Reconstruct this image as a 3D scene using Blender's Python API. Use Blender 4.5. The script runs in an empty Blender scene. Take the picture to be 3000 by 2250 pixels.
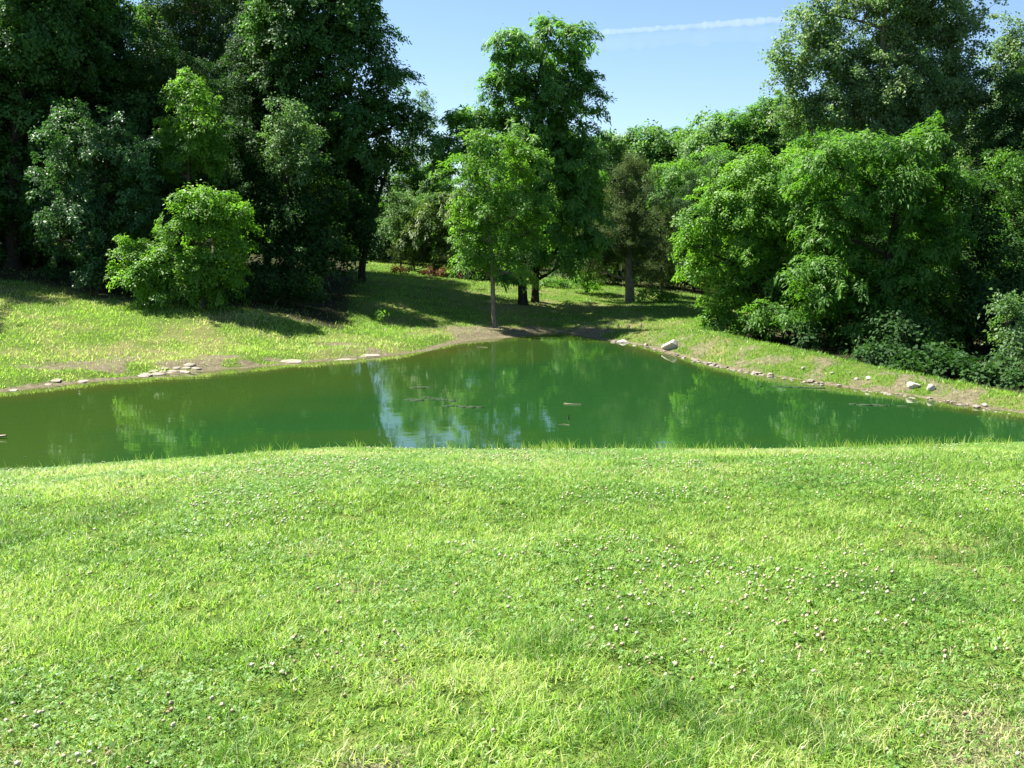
import bpy, math, random
import numpy as np

SC = bpy.context.scene
COL = SC.collection
rad = math.radians

# ------------------------------------------------------------------ camera, sky, sun, exposure
CAM_Z = 5.0
PITCH = math.atan(445 / 3000)
cam_d = bpy.data.cameras.new('camera'); cam_d.lens = 36; cam_d.sensor_width = 36
cam_d.clip_start = 0.1; cam_d.clip_end = 30000
cam = bpy.data.objects.new('camera', cam_d); COL.objects.link(cam)
cam.location = (0, 0, CAM_Z); cam.rotation_euler = (math.pi / 2 - PITCH, 0, 0)
SC.camera = cam

SUN_EL, SUN_ROT = rad(55), rad(-67)          # high sun, beyond the trees on the left
w = bpy.data.worlds.new('World'); SC.world = w; w.use_nodes = True
nt = w.node_tree
sky = nt.nodes.new('ShaderNodeTexSky'); sky.sky_type = 'NISHITA'; sky.sun_disc = False
sky.sun_elevation = SUN_EL; sky.sun_rotation = SUN_ROT
sky.air_density = 0.90; sky.dust_density = 0.35; sky.ozone_density = 4.0
nt.links.new(sky.outputs[0], nt.nodes['Background'].inputs[0])
nt.nodes['Background'].inputs[1].default_value = 0.058

sun_d = bpy.data.lights.new('sun', 'SUN'); sun_d.energy = 5.0; sun_d.angle = rad(0.5)
sun_d.color = (1.0, 0.955, 0.88)
sun = bpy.data.objects.new('sun', sun_d); COL.objects.link(sun)
sun.rotation_euler = (math.pi / 2 - SUN_EL, 0, -SUN_ROT + math.pi)
# lamp shines along local -Z; tilt about X then turn so that it comes from azimuth SUN_ROT
SC.view_settings.view_transform = 'Standard'; SC.view_settings.look = 'None'
SC.view_settings.exposure = 1.75; SC.view_settings.gamma = 1.0
cy = SC.cycles
cy.max_bounces = 7; cy.diffuse_bounces = 3; cy.glossy_bounces = 2; cy.transmission_bounces = 4
cy.transparent_max_bounces = 8; cy.volume_bounces = 0
cy.sample_clamp_indirect = 4.0; cy.caustics_reflective = False; cy.caustics_refractive = False

# ------------------------------------------------------------------ helpers
RNG = np.random.default_rng(7)
CP, SP = math.cos(PITCH), math.sin(PITCH)

def at(px, py, D):
    """photo pixel (3000 x 2250) at distance D -> world point"""
    u, v = (px - 1500) / 3000, (1125 - py) / 3000
    t = D / (CP + v * SP)
    return np.array((u * t, D, CAM_Z + t * (-SP + v * CP)))

def on_level(px, py, z=0.0):
    v = (1125 - py) / 3000
    t = (CAM_Z - z) / (SP - v * CP)
    return np.array(((px - 1500) / 3000 * t, t * (CP + v * SP), z))

def sstep(a, b, x):
    t = np.clip((x - a) / (b - a), 0, 1)
    return t * t * (3 - 2 * t)

def _hash(ix, iy, s):
    h = (ix * 374761393 + iy * 668265263 + s * 974634777) & 0xFFFFFFFF
    h = ((h ^ (h >> 13)) * 1274126177) & 0xFFFFFFFF
    return ((h ^ (h >> 16)) & 0xFFFF) / 65535.0

def vnoise(x, y, scale, s=0):
    x = np.asarray(x, float) / scale; y = np.asarray(y, float) / scale
    ix = np.floor(x).astype(np.int64); iy = np.floor(y).astype(np.int64)
    fx = x - ix; fy = y - iy
    fx = fx * fx * (3 - 2 * fx); fy = fy * fy * (3 - 2 * fy)
    a = _hash(ix, iy, s); b = _hash(ix + 1, iy, s); c = _hash(ix, iy + 1, s); d = _hash(ix + 1, iy + 1, s)
    return (a * (1 - fx) + b * fx) * (1 - fy) + (c * (1 - fx) + d * fx) * fy

def fnoise(x, y, scale, s=0):
    return (vnoise(x, y, scale, s) * .55 + vnoise(x, y, scale * .47, s + 1) * .28 + vnoise(x, y, scale * .21, s + 2) * .17)

def unit(v):
    return v / np.maximum(np.linalg.norm(v, axis=-1, keepdims=True), 1e-9)

def np_mesh(name, verts, faces, mat, attrs=None, smooth=False, parent=None, link=True):
    """faces: list of int arrays (n,3) or (n,4)"""
    me = bpy.data.meshes.new(name)
    verts = np.ascontiguousarray(verts, np.float32)
    me.vertices.add(len(verts)); me.vertices.foreach_set('co', verts.ravel())
    faces = [np.asarray(f, np.int32) for f in faces if len(f)]
    idx = np.concatenate([f.ravel() for f in faces])
    tot = np.concatenate([np.full(len(f), f.shape[1], np.int32) for f in faces])
    start = np.concatenate([[0], np.cumsum(tot)[:-1]]).astype(np.int32)
    me.loops.add(len(idx)); me.loops.foreach_set('vertex_index', idx)
    me.polygons.add(len(tot)); me.polygons.foreach_set('loop_start', start)
    me.polygons.foreach_set('loop_total', tot)
    if smooth:
        me.polygons.foreach_set('use_smooth', np.ones(len(tot), bool))
    me.update(calc_edges=True)
    for k, a in (attrs or {}).items():
        at_ = me.attributes.new(k, 'FLOAT', 'POINT')
        at_.data.foreach_set('value', np.ascontiguousarray(a, np.float32))
    me.materials.append(mat)
    o = bpy.data.objects.new(name, me); COL.objects.link(o)
    if parent is not None:
        o.parent = parent
    return o

def thing(name, label, cat, loc=(0, 0, 0), group=None):
    o = bpy.data.objects.new(name, None); COL.objects.link(o)
    o.location = loc; o.empty_display_size = .3
    o['label'] = label; o['category'] = cat
    if group: o['group'] = group
    return o

def tag(o, label=None, cat=None, group=None, kind=None):
    if label: o['label'] = label
    if cat: o['category'] = cat
    if group: o['group'] = group
    if kind: o['kind'] = kind
    return o

class Tubes:
    def __init__(s): s.v = []; s.f = []; s.n = 0
    def add(s, pts, radii, sides=6):
        pts = np.asarray(pts, float); k = len(pts)
        tan = np.gradient(pts, axis=0); tan = unit(tan)
        ref = np.array((.31, .95, .05)) if abs(tan[0][1]) < .8 else np.array((1, .1, 0.))
        a = unit(np.cross(tan, ref)); b = np.cross(tan, a)
        th = np.linspace(0, 2 * math.pi, sides, endpoint=False)
        ring = (pts[:, None] + np.asarray(radii)[:, None, None] * (np.cos(th)[None, :, None] * a[:, None] + np.sin(th)[None, :, None] * b[:, None]))
        s.v.append(ring.reshape(-1, 3))
        i = np.arange(k - 1)[:, None] * sides; j = np.arange(sides)[None]; j2 = (j + 1) % sides
        q = np.stack([i + j, i + j2, i + sides + j2, i + sides + j], -1).reshape(-1, 4) + s.n
        s.f.append(q); s.n += k * sides
    def build(s, name, mat, parent=None):
        return np_mesh(name, np.concatenate(s.v), [np.concatenate(s.f)], mat, smooth=True, parent=parent)

# ------------------------------------------------------------------ materials
def nodemat(name):
    m = bpy.data.materials.new(name); m.use_nodes = True
    t = m.node_tree; t.nodes.clear()
    out = t.nodes.new('ShaderNodeOutputMaterial')
    return m, t, out

def N(t, typ, **kw):
    n = t.nodes.new(typ)
    for k, v in kw.items(): setattr(n, k, v)
    return n

def mixrgb(t, fac, a, b, blend='MIX'):
    n = N(t, 'ShaderNodeMix', data_type='RGBA', blend_type=blend)
    for sock, v in ((n.inputs[0], fac), (n.inputs[6], a), (n.inputs[7], b)):
        if hasattr(v, 'links'): t.links.new(v, sock)
        elif isinstance(v, (tuple, list)): sock.default_value = (*v[:3], 1)
        else: sock.default_value = v
    return n.outputs[2]

def noise(t, scale, detail=4, rough=.6, vec=None, w=None):
    n = N(t, 'ShaderNodeTexNoise'); n.inputs['Scale'].default_value = scale
    n.inputs['Detail'].default_value = detail; n.inputs['Roughness'].default_value = rough
    if vec is not None: t.links.new(vec, n.inputs['Vector'])
    return n

def ramp(t, fac, *stops):
    n = N(t, 'ShaderNodeValToRGB'); e = n.color_ramp.elements
    e[0].position, e[0].color = stops[0][0], (*stops[0][1], 1)
    e[1].position, e[1].color = stops[-1][0], (*stops[-1][1], 1)
    for p, c in stops[1:-1]:
        x = e.new(p); x.color = (*c, 1)
    t.links.new(fac, n.inputs[0])
    return n.outputs[0]

def attr(t, name):
    n = N(t, 'ShaderNodeAttribute'); n.attribute_name = name
    return n.outputs['Fac']

def leaf_mat(name, ca, cb, trans=(.3, .55, .06), tfac=.35, rough=.45, spec=.4):
    m, t, out = nodemat(name)
    c = mixrgb(t, attr(t, 'tint'), ca, cb)
    p = N(t, 'ShaderNodeBsdfPrincipled'); t.links.new(c, p.inputs['Base Color'])
    p.inputs['Roughness'].default_value = rough
    p.inputs['Specular IOR Level'].default_value = spec
    tr = N(t, 'ShaderNodeBsdfTranslucent')
    t.links.new(mixrgb(t, 1.0, c, trans, 'MULTIPLY'), tr.inputs[0])
    mx = N(t, 'ShaderNodeMixShader'); mx.inputs[0].default_value = tfac
    t.links.new(p.outputs[0], mx.inputs[1]); t.links.new(tr.outputs[0], mx.inputs[2])
    t.links.new(mx.outputs[0], out.inputs[0])
    return m

def bark_mat(name, ca, cb, scale=6):
    m, t, out = nodemat(name)
    tc = N(t, 'ShaderNodeTexCoord')
    mp = N(t, 'ShaderNodeMapping'); mp.inputs['Scale'].default_value = (3, 3, .5)
    t.links.new(tc.outputs['Object'], mp.inputs[0])
    n = noise(t, scale, 6, .65, mp.outputs[0])
    c = ramp(t, n.outputs[0], (.35, ca), (.65, cb))
    p = N(t, 'ShaderNodeBsdfPrincipled'); t.links.new(c, p.inputs['Base Color'])
    p.inputs['Roughness'].default_value = .95; p.inputs['Specular IOR Level'].default_value = .1
    b = N(t, 'ShaderNodeBump'); b.inputs['Strength'].default_value = .8; b.inputs['Distance'].default_value = .04
    t.links.new(n.outputs[0], b.inputs['Height']); t.links.new(b.outputs[0], p.inputs['Normal'])
    t.links.new(p.outputs[0], out.inputs[0])
    return m

TR = (1.5, 1.75, .75)
M = {}
M['maple'] = leaf_mat('maple_leaves', (.038, .108, .027), (.100, .205, .045), TR, .38, .55, .3)
M['dark'] = leaf_mat('shade_toned_leaves', (.022, .062, .015), (.048, .110, .024), TR, .28, .65, .15)  # albedo lowered so the deep shade of the woods sits in the leaf colour
M['oak'] = leaf_mat('blue_green_leaves', (.040, .108, .036), (.080, .168, .055), TR, .32, .5, .35)
M['bright'] = leaf_mat('bright_green_leaves', (.088, .205, .026), (.170, .310, .042), TR, .45, .5, .3)
M['walnut'] = leaf_mat('walnut_leaves', (.078, .190, .038), (.155, .285, .058), TR, .46, .5, .3)
M['locust'] = leaf_mat('locust_leaves', (.064, .168, .022), (.122, .245, .034), TR, .44, .5, .3)
M['pale'] = leaf_mat('pale_poplar_leaves', (.105, .190, .070), (.205, .290, .120), TR, .40, .52, .4)
M['grey'] = leaf_mat('grey_green_leaves', (.075, .155, .055), (.150, .240, .088), TR, .42, .52, .35)
M['far'] = leaf_mat('far_leaves', (.080, .185, .046), (.150, .255, .066), TR, .42, .5, .3)
M['cedar'] = leaf_mat('cedar_needles', (.048, .090, .024), (.095, .130, .042), TR, .25, .7, .2)
M['sumac'] = leaf_mat('sumac_leaves', (.075, .145, .03), (.16, .22, .055), TR, .38, .5, .3)
M['brown'] = leaf_mat('dry_brown_leaves', (.13, .065, .03), (.20, .105, .04), (1.2, 1.1, .8), .25, .7, .2)
M['bark'] = bark_mat('grey_brown_bark', (.035, .027, .02), (.13, .105, .08))
M['bark_pale'] = bark_mat('pale_peeling_bark', (.10, .08, .06), (.27, .23, .18))
M['bark_dark'] = bark_mat('dark_bark', (.02, .016, .012), (.06, .05, .038))

# ------------------------------------------------------------------ pond outline and terrain
SHORE_PX = [(0, 1150), (150, 1133), (300, 1116), (450, 1102), (600, 1088), (740, 1077), (850, 1067), (980, 1056), (1100, 1046),
            (1200, 1036), (1262, 1028), (1310, 1012), (1360, 1000), (1440, 992), (1510, 988), (1570, 976), (1640, 974), (1700, 983),
            (1760, 994), (1830, 1004), (1900, 1018), (1960, 1036), (2050, 1061), (2170, 1087), (2300, 1108), (2440, 1131),
            (2600, 1151), (2700, 1166), (2850, 1191), (3000, 1214)]
shore = [tuple(on_level(*p)[:2]) for p in SHORE_PX]
POND = np.array([(-28.5, 25), (-27, 30), (-22, 32.3)] + shore + [(16.5, 25.6), (17.6, 23.2), (16.6, 21.2), (12, 20.5), (0, 20.3), (-8, 19.9), (-16, 19.2), (-24, 19.6)])

def pond_sd(x, y):
    """signed distance to the waterline, positive on land"""
    x = np.asarray(x, float); y = np.asarray(y, float)
    d2 = np.full(x.shape, 1e18); inside = np.zeros(x.shape, bool)
    P = POND; n = len(P)
    for i in range(n):
        a = P[i]; b = P[(i + 1) % n]
        e = b - a; L = (e ** 2).sum()
        t = np.clip(((x - a[0]) * e[0] + (y - a[1]) * e[1]) / L, 0, 1)
        d2 = np.minimum(d2, (x - a[0] - t * e[0]) ** 2 + (y - a[1] - t * e[1]) ** 2)
        c = ((a[1] > y) != (b[1] > y))
        with np.errstate(divide='ignore', invalid='ignore'):
            xi = a[0] + (y - a[1]) * e[0] / (e[1] if abs(e[1]) > 1e-9 else 1e-9)
        inside ^= c & (x < xi)
    d = np.sqrt(d2)
    return np.where(inside, -d, d)

CTRL = [at(*p) for p in [(0, 868, 46), (-400, 860, 46), (0, 1000, 38.5), (300, 905, 46), (620, 905, 46), (500, 1000, 40), (800, 960, 43.5),
        (1000, 772, 72), (850, 830, 60), (700, 850, 56), (1060, 815, 62), (1300, 818, 67), (1160, 785, 73), (1100, 930, 50), (1250, 960, 48.5),
        (1000, 880, 54), (1250, 880, 56), (1450, 945, 51), (1530, 892, 57), (1600, 832, 67), (1840, 895, 61), (1700, 862, 63), (1750, 925, 53),
        (2050, 930, 52), (2000, 882, 59), (1900, 862, 64), (2085, 985, 46.5), (1930, 975, 48), (1600, 950, 51)]]
CTRL += [np.array(p, float) for p in [(-26, 84, 3.6), (-8, 92, 3.0), (8, 90, 1.8), (26, 85, 0.6), (45, 80, -1), (-45, 70, 4.6), (-45, 45, 4.0),
        (-45, 25, 3.0), (-30, 60, 4.0), (0, 130, 3.5), (-40, 120, 5), (40, 120, 1.5), (15, 44, -1.6), (19, 38, -3.0), (22, 33, -3.2),
        (26, 28, -2.6), (30, 40, -3.0), (22, 52, -1.6), (36, 58, -2.6), (48, 40, -3), (45, 20, -1.5), (30, 20, .2)]]
CTRL = np.array(CTRL)

def _tps(P):
    X = P[:, :2]; n = len(X)
    r = np.linalg.norm(X[:, None] - X[None], axis=-1)
    K = np.where(r > 0, r * r * np.log(r + 1e-12), 0) + np.eye(n) * 20.0
    A = np.zeros((n + 3, n + 3)); A[:n, :n] = K; A[:n, n] = 1; A[:n, n + 1:] = X; A[n, :n] = 1; A[n + 1:, :n] = X.T
    return np.linalg.solve(A, np.concatenate([P[:, 2], np.zeros(3)]))
_TW = _tps(CTRL)

def tps(x, y):
    z = _TW[-3] + _TW[-2] * x + _TW[-1] * y
    for (cx, cy_, _), wt in zip(CTRL, _TW):
        r2 = (x - cx) ** 2 + (y - cy_) ** 2
        z = z + wt * .5 * r2 * np.log(r2 + 1e-9)
    return z

def height(x, y):
    x = np.asarray(x, float); y = np.asarray(y, float)
    sd = pond_sd(x, y)
    sdn = sd + (vnoise(x, y, 1.3, 5) - .5) * .35 + (vnoise(x, y, .5, 6) - .5) * .14
    # near lawn: gentle fall, then a brow and a steep bank down to the water
    u = x / np.maximum(y, 4)
    a = .066 + .0215 * sstep(-.15, -.55, u) - .006 * sstep(.1, .5, u)
    tt = np.maximum(y - 8, 0)
    zn = 3.4 - a * y - .015 * np.minimum(tt, 14) ** 2 - np.maximum(tt - 14, 0) * .3
    zn = zn + (fnoise(x, y, 2.2, 11) - .5) * .09 * sstep(1, 4, y) + (vnoise(x, y, .35, 15) - .5) * .02
    # far banks
    H = tps(x, np.clip(y, -50, 140))
    r = np.hypot(x, y - 40)
    H = H + (2.0 + 7 * (fnoise(x, y, 160, 31)) - H) * sstep(75, 150, r)
    right = sstep(-1, 4, x) * sstep(50, 44, y); rq = sstep(29, 40, y)
    hl = .26 + right * (.02 + .42 * rq)
    wl = 1.3 + right * (.1 + 1.0 * rq)
    zb = hl * sstep(0, 1, np.maximum(sdn, 0) / wl)
    s0 = (1.4 + 1.0 * rq) * right
    zf = zb + (H - hl) * sstep(0, 1, (sdn - s0) / (9 - 4.6 * right))
    zf = zf + (fnoise(x, y, 3.5, 21) - .5) * .16 * sstep(1, 5, sd) + (vnoise(x, y, .6, 25) - .5) * .05 * sstep(.1, 1, sd)
    wn = sstep(24.5, 20.5, y)
    z = zn * wn + zf * (1 - wn)
    under = np.maximum(-1.6, np.minimum(sdn, 0) * .32)
    z = np.where(sdn > 0, np.maximum(z, .012 + .1 * np.minimum(sdn, .25)), under)
    return z

def h1(x, y):
    return float(height(np.array([x]), np.array([y]))[0])

# ------------------------------------------------------------------ ground sheet
def grow(lo, hi, fine, far, ratio):
    a = [0.0]; s = fine
    p = list(np.arange(lo, hi + 1e-6, fine)); x = hi; s = fine
    while x < far: s *= ratio; x += s; p.append(x)
    x = lo; s = fine; q = []
    while x > -far: s *= ratio; x -= s; q.append(x)
    return np.array(q[::-1] + p)
gx = grow(-32, 26, .17, 2500, 1.12)
gy = np.concatenate([[-400, -200, -100, -50, -25, -12, -6, -3], np.arange(-1, 16, .12), np.arange(16, 56, .17), np.arange(56, 80, .35),
                     np.cumsum(np.r_[80, .45 * 1.1 ** np.arange(1, 66)])])
X, Y = np.meshgrid(gx, gy); Z = height(X, Y); SD = pond_sd(X, Y)
# bare soil: waterline band and trampled patches
ns = fnoise(X, Y, 2.4, 41); nb = fnoise(X, Y, .9, 44)
rightm = sstep(-1, 4, X) * sstep(50, 44, Y)
lowband = sstep(.62, .0, SD + (ns - .5) * .9)
dam = rightm * np.maximum(sstep(.54, .70, fnoise(X, Y, 1.7, 47)), .75 * sstep(.44, .6, fnoise(X, Y, .7, 48))) * sstep(2.5, 1.5, SD + (nb - .5) * 1.0) * sstep(0, .3, SD)
tip = sstep(3.5, 1.4, np.hypot((X - 1.0) / 1.4, Y - 49.5) + (nb - .5) * 2.2)
lefts = (1 - rightm) * sstep(.54, .72, ns) * sstep(5.5, 1.5, SD) * sstep(26, 30, Y) * .8
soil = np.clip(np.maximum.reduce([lowband, dam * .72, tip, lefts]), 0, 1) * np.where(Y < 22, .6, 1)
lawn_bare = np.zeros_like(X)
def lawn_pt(px, py):
    v = (1125 - py) / 3000; D = 1.5 / max(SP - v * CP, .05)
    for _ in range(12):
        p = at(px, py, D); D += (p[2] - h1(p[0], p[1])) * 2
    return p
for px, py, rr in [(940, 1610, .33), (1090, 1715, .22), (1200, 2000, .2), (1060, 2225, .22), (1130, 2235, .18), (20, 1750, .2), (2960, 2150, .28), (2900, 2240, .25)]:
    p = lawn_pt(px, py)
    lawn_bare = np.maximum(lawn_bare, sstep(1.2, .5, np.hypot(X - p[0], (Y - p[1])) / rr + (nb - .5) * 1.2))
soil = np.maximum(soil, lawn_bare * .55)
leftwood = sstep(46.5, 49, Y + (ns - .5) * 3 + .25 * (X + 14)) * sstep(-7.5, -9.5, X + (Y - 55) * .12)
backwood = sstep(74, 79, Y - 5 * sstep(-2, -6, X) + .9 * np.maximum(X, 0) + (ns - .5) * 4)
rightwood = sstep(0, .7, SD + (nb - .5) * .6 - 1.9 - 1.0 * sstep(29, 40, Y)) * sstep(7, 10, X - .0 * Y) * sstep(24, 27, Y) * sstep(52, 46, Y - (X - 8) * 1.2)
litter_shade = np.clip(np.maximum.reduce([leftwood, backwood, rightwood, sstep(70, 80, np.hypot(X, Y - 20))]), 0, 1)  # leaf litter under the trees, also painting the dark shade there
dry = fnoise(X, Y, 3.2, 51)

def ground_material():
    m, t, out = nodemat('ground_surface')
    tc = N(t, 'ShaderNodeTexCoord'); g = tc.outputs['Object']
    n1 = noise(t, .55, 5, .6, g); n2 = noise(t, 7, 5, .7, g); n3 = noise(t, 28, 3, .7, g)
    grass = ramp(t, n2.outputs[0], (.30, (.042, .085, .013)), (.52, (.095, .155, .024)), (.72, (.18, .20, .055)))
    dryc = ramp(t, n3.outputs[0], (.3, (.16, .14, .055)), (.7, (.30, .26, .12)))
    mth = N(t, 'ShaderNodeMath', operation='MULTIPLY_ADD'); t.links.new(n1.outputs[0], mth.inputs[0]); mth.inputs[1].default_value = .9
    t.links.new(attr(t, 'dry'), mth.inputs[2])
    df = N(t, 'ShaderNodeMapRange'); t.links.new(mth.outputs[0], df.inputs[0]); df.inputs[1].default_value = .92; df.inputs[2].default_value = 1.22; df.inputs[4].default_value = .75
    c = mixrgb(t, df.outputs[0], grass, dryc)
    sc_ = ramp(t, n2.outputs[0], (.3, (.095, .080, .046)), (.55, (.190, .165, .100)), (.75, (.32, .285, .19)))
    sf = N(t, 'ShaderNodeMath', operation='MULTIPLY_ADD'); t.links.new(n3.outputs[0], sf.inputs[0]); sf.inputs[1].default_value = .7
    t.links.new(attr(t, 'soil'), sf.inputs[2])
    sfr = N(t, 'ShaderNodeMapRange'); t.links.new(sf.outputs[0], sfr.inputs[0]); sfr.inputs[1].default_value = .62; sfr.inputs[2].default_value = .98
    c = mixrgb(t, sfr.outputs[0], c, sc_)
    lc = ramp(t, n2.outputs[0], (.3, (.018, .018, .009)), (.6, (.045, .045, .02)), (.75, (.05, .07, .022)))  # litter brown, darkened to carry the woods' shade
    c = mixrgb(t, attr(t, 'litter_shade'), c, lc)
    c = mixrgb(t, attr(t, 'wet'), c, (.075, .085, .03))
    p = N(t, 'ShaderNodeBsdfPrincipled'); t.links.new(c, p.inputs['Base Color'])
    p.inputs['Roughness'].default_value = 1; p.inputs['Specular IOR Level'].default_value = .08
    b = N(t, 'ShaderNodeBump'); b.inputs['Strength'].default_value = .9; b.inputs['Distance'].default_value = .06
    ad = N(t, 'ShaderNodeMath', operation='ADD'); t.links.new(n2.outputs[0], ad.inputs[0]); t.links.new(n3.outputs[0], ad.inputs[1])
    t.links.new(ad.outputs[0], b.inputs['Height']); t.links.new(b.outputs[0], p.inputs['Normal'])
    t.links.new(p.outputs[0], out.inputs[0])
    return m
nyy, nxx = X.shape
ii = np.arange(nyy - 1)[:, None] * nxx + np.arange(nxx - 1)[None]
quads = np.stack([ii, ii + 1, ii + nxx + 1, ii + nxx], -1).reshape(-1, 4)
wet = sstep(.05, -.3, SD)
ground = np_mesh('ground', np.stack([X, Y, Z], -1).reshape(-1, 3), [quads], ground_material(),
                 {'soil': soil.ravel(), 'litter_shade': litter_shade.ravel(), 'dry': dry.ravel(), 'wet': wet.ravel()}, smooth=True)
tag(ground, kind='structure')

def mask_at(arr):
    """bilinear-ish lookup of a ground mask"""
    def f(x, y):
        i = np.clip(np.searchsorted(gx, x), 1, len(gx) - 1); j = np.clip(np.searchsorted(gy, y), 1, len(gy) - 1)
        return arr[j, i]
    return f
soil_at, litter_shade_at, dry_at = mask_at(soil), mask_at(litter_shade), mask_at(dry)

# ------------------------------------------------------------------ water
def water():
    xs = np.arange(-30, 19.5, .25); ys = np.arange(18, 56, .25)
    xx, yy = np.meshgrid(xs, ys); sd = pond_sd(xx, yy)
    m, t, out = nodemat('pond_water')
    tc = N(t, 'ShaderNodeTexCoord'); g = tc.outputs['Object']
    mp = N(t, 'ShaderNodeMapping'); mp.inputs['Scale'].default_value = (.6, 1, 1); mp.inputs['Rotation'].default_value = (0, 0, .35)
    t.links.new(g, mp.inputs[0])
    n1 = noise(t, .16, 3, .5, mp.outputs[0]); n2 = noise(t, .9, 5, .65, mp.outputs[0])
    deep = ramp(t, n1.outputs[0], (.40, (.0130, .052, .0120)), (.55, (.0140, .053, .0112)), (.66, (.020, .055, .0095)))
    c = mixrgb(t, attr(t, 'murk'), deep, (.030, .062, .0100))
    c = mixrgb(t, attr(t, 'shallow_plus_reflection'), c, (.050, .062, .011))
    veil = ramp(t, n2.outputs[0], (.60, (0, 0, 0)), (.80, (.12, .12, .12)))
    c = mixrgb(t, veil, c, (.03, .055, .012))
    p = N(t, 'ShaderNodeBsdfPrincipled'); t.links.new(c, p.inputs['Base Color'])
    p.inputs['Roughness'].default_value = .03; p.inputs['IOR'].default_value = 1.40
    mp2 = N(t, 'ShaderNodeMapping'); mp2.inputs['Scale'].default_value = (1.0, 1.6, 1)
    t.links.new(g, mp2.inputs[0])
    w1 = noise(t, 1.1, 3, .55, mp2.outputs[0])
    b = N(t, 'ShaderNodeBump'); b.inputs['Strength'].default_value = .05; b.inputs['Distance'].default_value = .05
    t.links.new(w1.outputs[0], b.inputs['Height']); t.links.new(b.outputs[0], p.inputs['Normal'])
    t.links.new(p.outputs[0], out.inputs[0])
    q = np.arange(len(ys) - 1)[:, None] * len(xs) + np.arange(len(xs) - 1)[None]
    keep = (sd[:-1, :-1] < 1.2)
    q = q[keep]; f = np.stack([q, q + 1, q + len(xs) + 1, q + len(xs)], -1)
    shallow_plus_reflection = sstep(-1.7 - 1.2 * sstep(2, -4, xx), -.15, sd + (fnoise(xx, yy, 1.6, 61) - .5) * .8) * .85 * sstep(24, 27, yy)  # shallows, widened at left to paint in the sunlit bank's reflection
    murk = sstep(-3, -10, xx + (fnoise(xx, yy, 6, 63) - .5) * 9 - (yy - 28) * .5) * .9
    o = np_mesh('water', np.stack([xx, yy, np.zeros_like(xx)], -1).reshape(-1, 3), [f], m, {'shallow_plus_reflection': shallow_plus_reflection.ravel(), 'murk': murk.ravel()}, smooth=True)
    tag(o, kind='structure')
water()

# ------------------------------------------------------------------ trees
def leaf_quads(c, d, n, L, W, fold, droop):
    s = unit(np.cross(n, d))
    base = c - d * (L * .5)[:, None]
    tip = c + d * (L * .5)[:, None] - np.array((0, 0, 1.)) * (droop * L)[:, None]
    mid = c - d * (L * .06)[:, None]
    lft = mid + s * (W * .5)[:, None] + n * (fold * W)[:, None]
    rgt = mid - s * (W * .5)[:, None] + n * (fold * W)[:, None]
    v = np.stack([base, rgt, tip, lft], 1).reshape(-1, 3)
    return v

SPEC = {  # leaf length, width, clump radius, leaves per clump, clump density, plate flatness, droop, random normal
    'maple': dict(L=.23, W=.17, rc=.72, m=95, k=2.5, flat=.30, droop=.12, rn=.55),
    'dark': dict(L=.22, W=.15, rc=.75, m=80, k=2.4, flat=.32, droop=.12, rn=.6),
    'oak': dict(L=.20, W=.11, rc=.50, m=75, k=3.4, flat=.42, droop=.2, rn=.75),
    'bright': dict(asp=1.3, L=.20, W=.10, rc=.55, m=85, k=3.3, flat=.28, droop=.22, rn=.5),
    'walnut': dict(asp=1.3, L=.36, W=.12, rc=.58, m=62, k=3.3, flat=.34, droop=.35, rn=.5),
    'locust': dict(asp=1.3, L=.28, W=.10, rc=.56, m=72, k=3.6, flat=.32, droop=.3, rn=.45),
    'pale': dict(L=.20, W=.17, rc=.62, m=85, k=2.6, flat=.48, droop=.1, rn=.95),
    'grey': dict(L=.17, W=.11, rc=.55, m=85, k=3.0, flat=.45, droop=.15, rn=.8),
    'far': dict(L=.36, W=.2, rc=.75, m=70, k=2.6, flat=.4, droop=.2, rn=.6),
    'cedar': dict(L=.20, W=.045, rc=.42, m=120, k=4.6, flat=.6, droop=.3, rn=1.0),
    'sumac': dict(asp=1.55, L=.42, W=.11, rc=.5, m=44, k=3.2, flat=.3, droop=.4, rn=.4),
    'brown': dict(L=.2, W=.08, rc=.35, m=60, k=4, flat=.6, droop=.3, rn=.9),
}
TREES = {}
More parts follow.
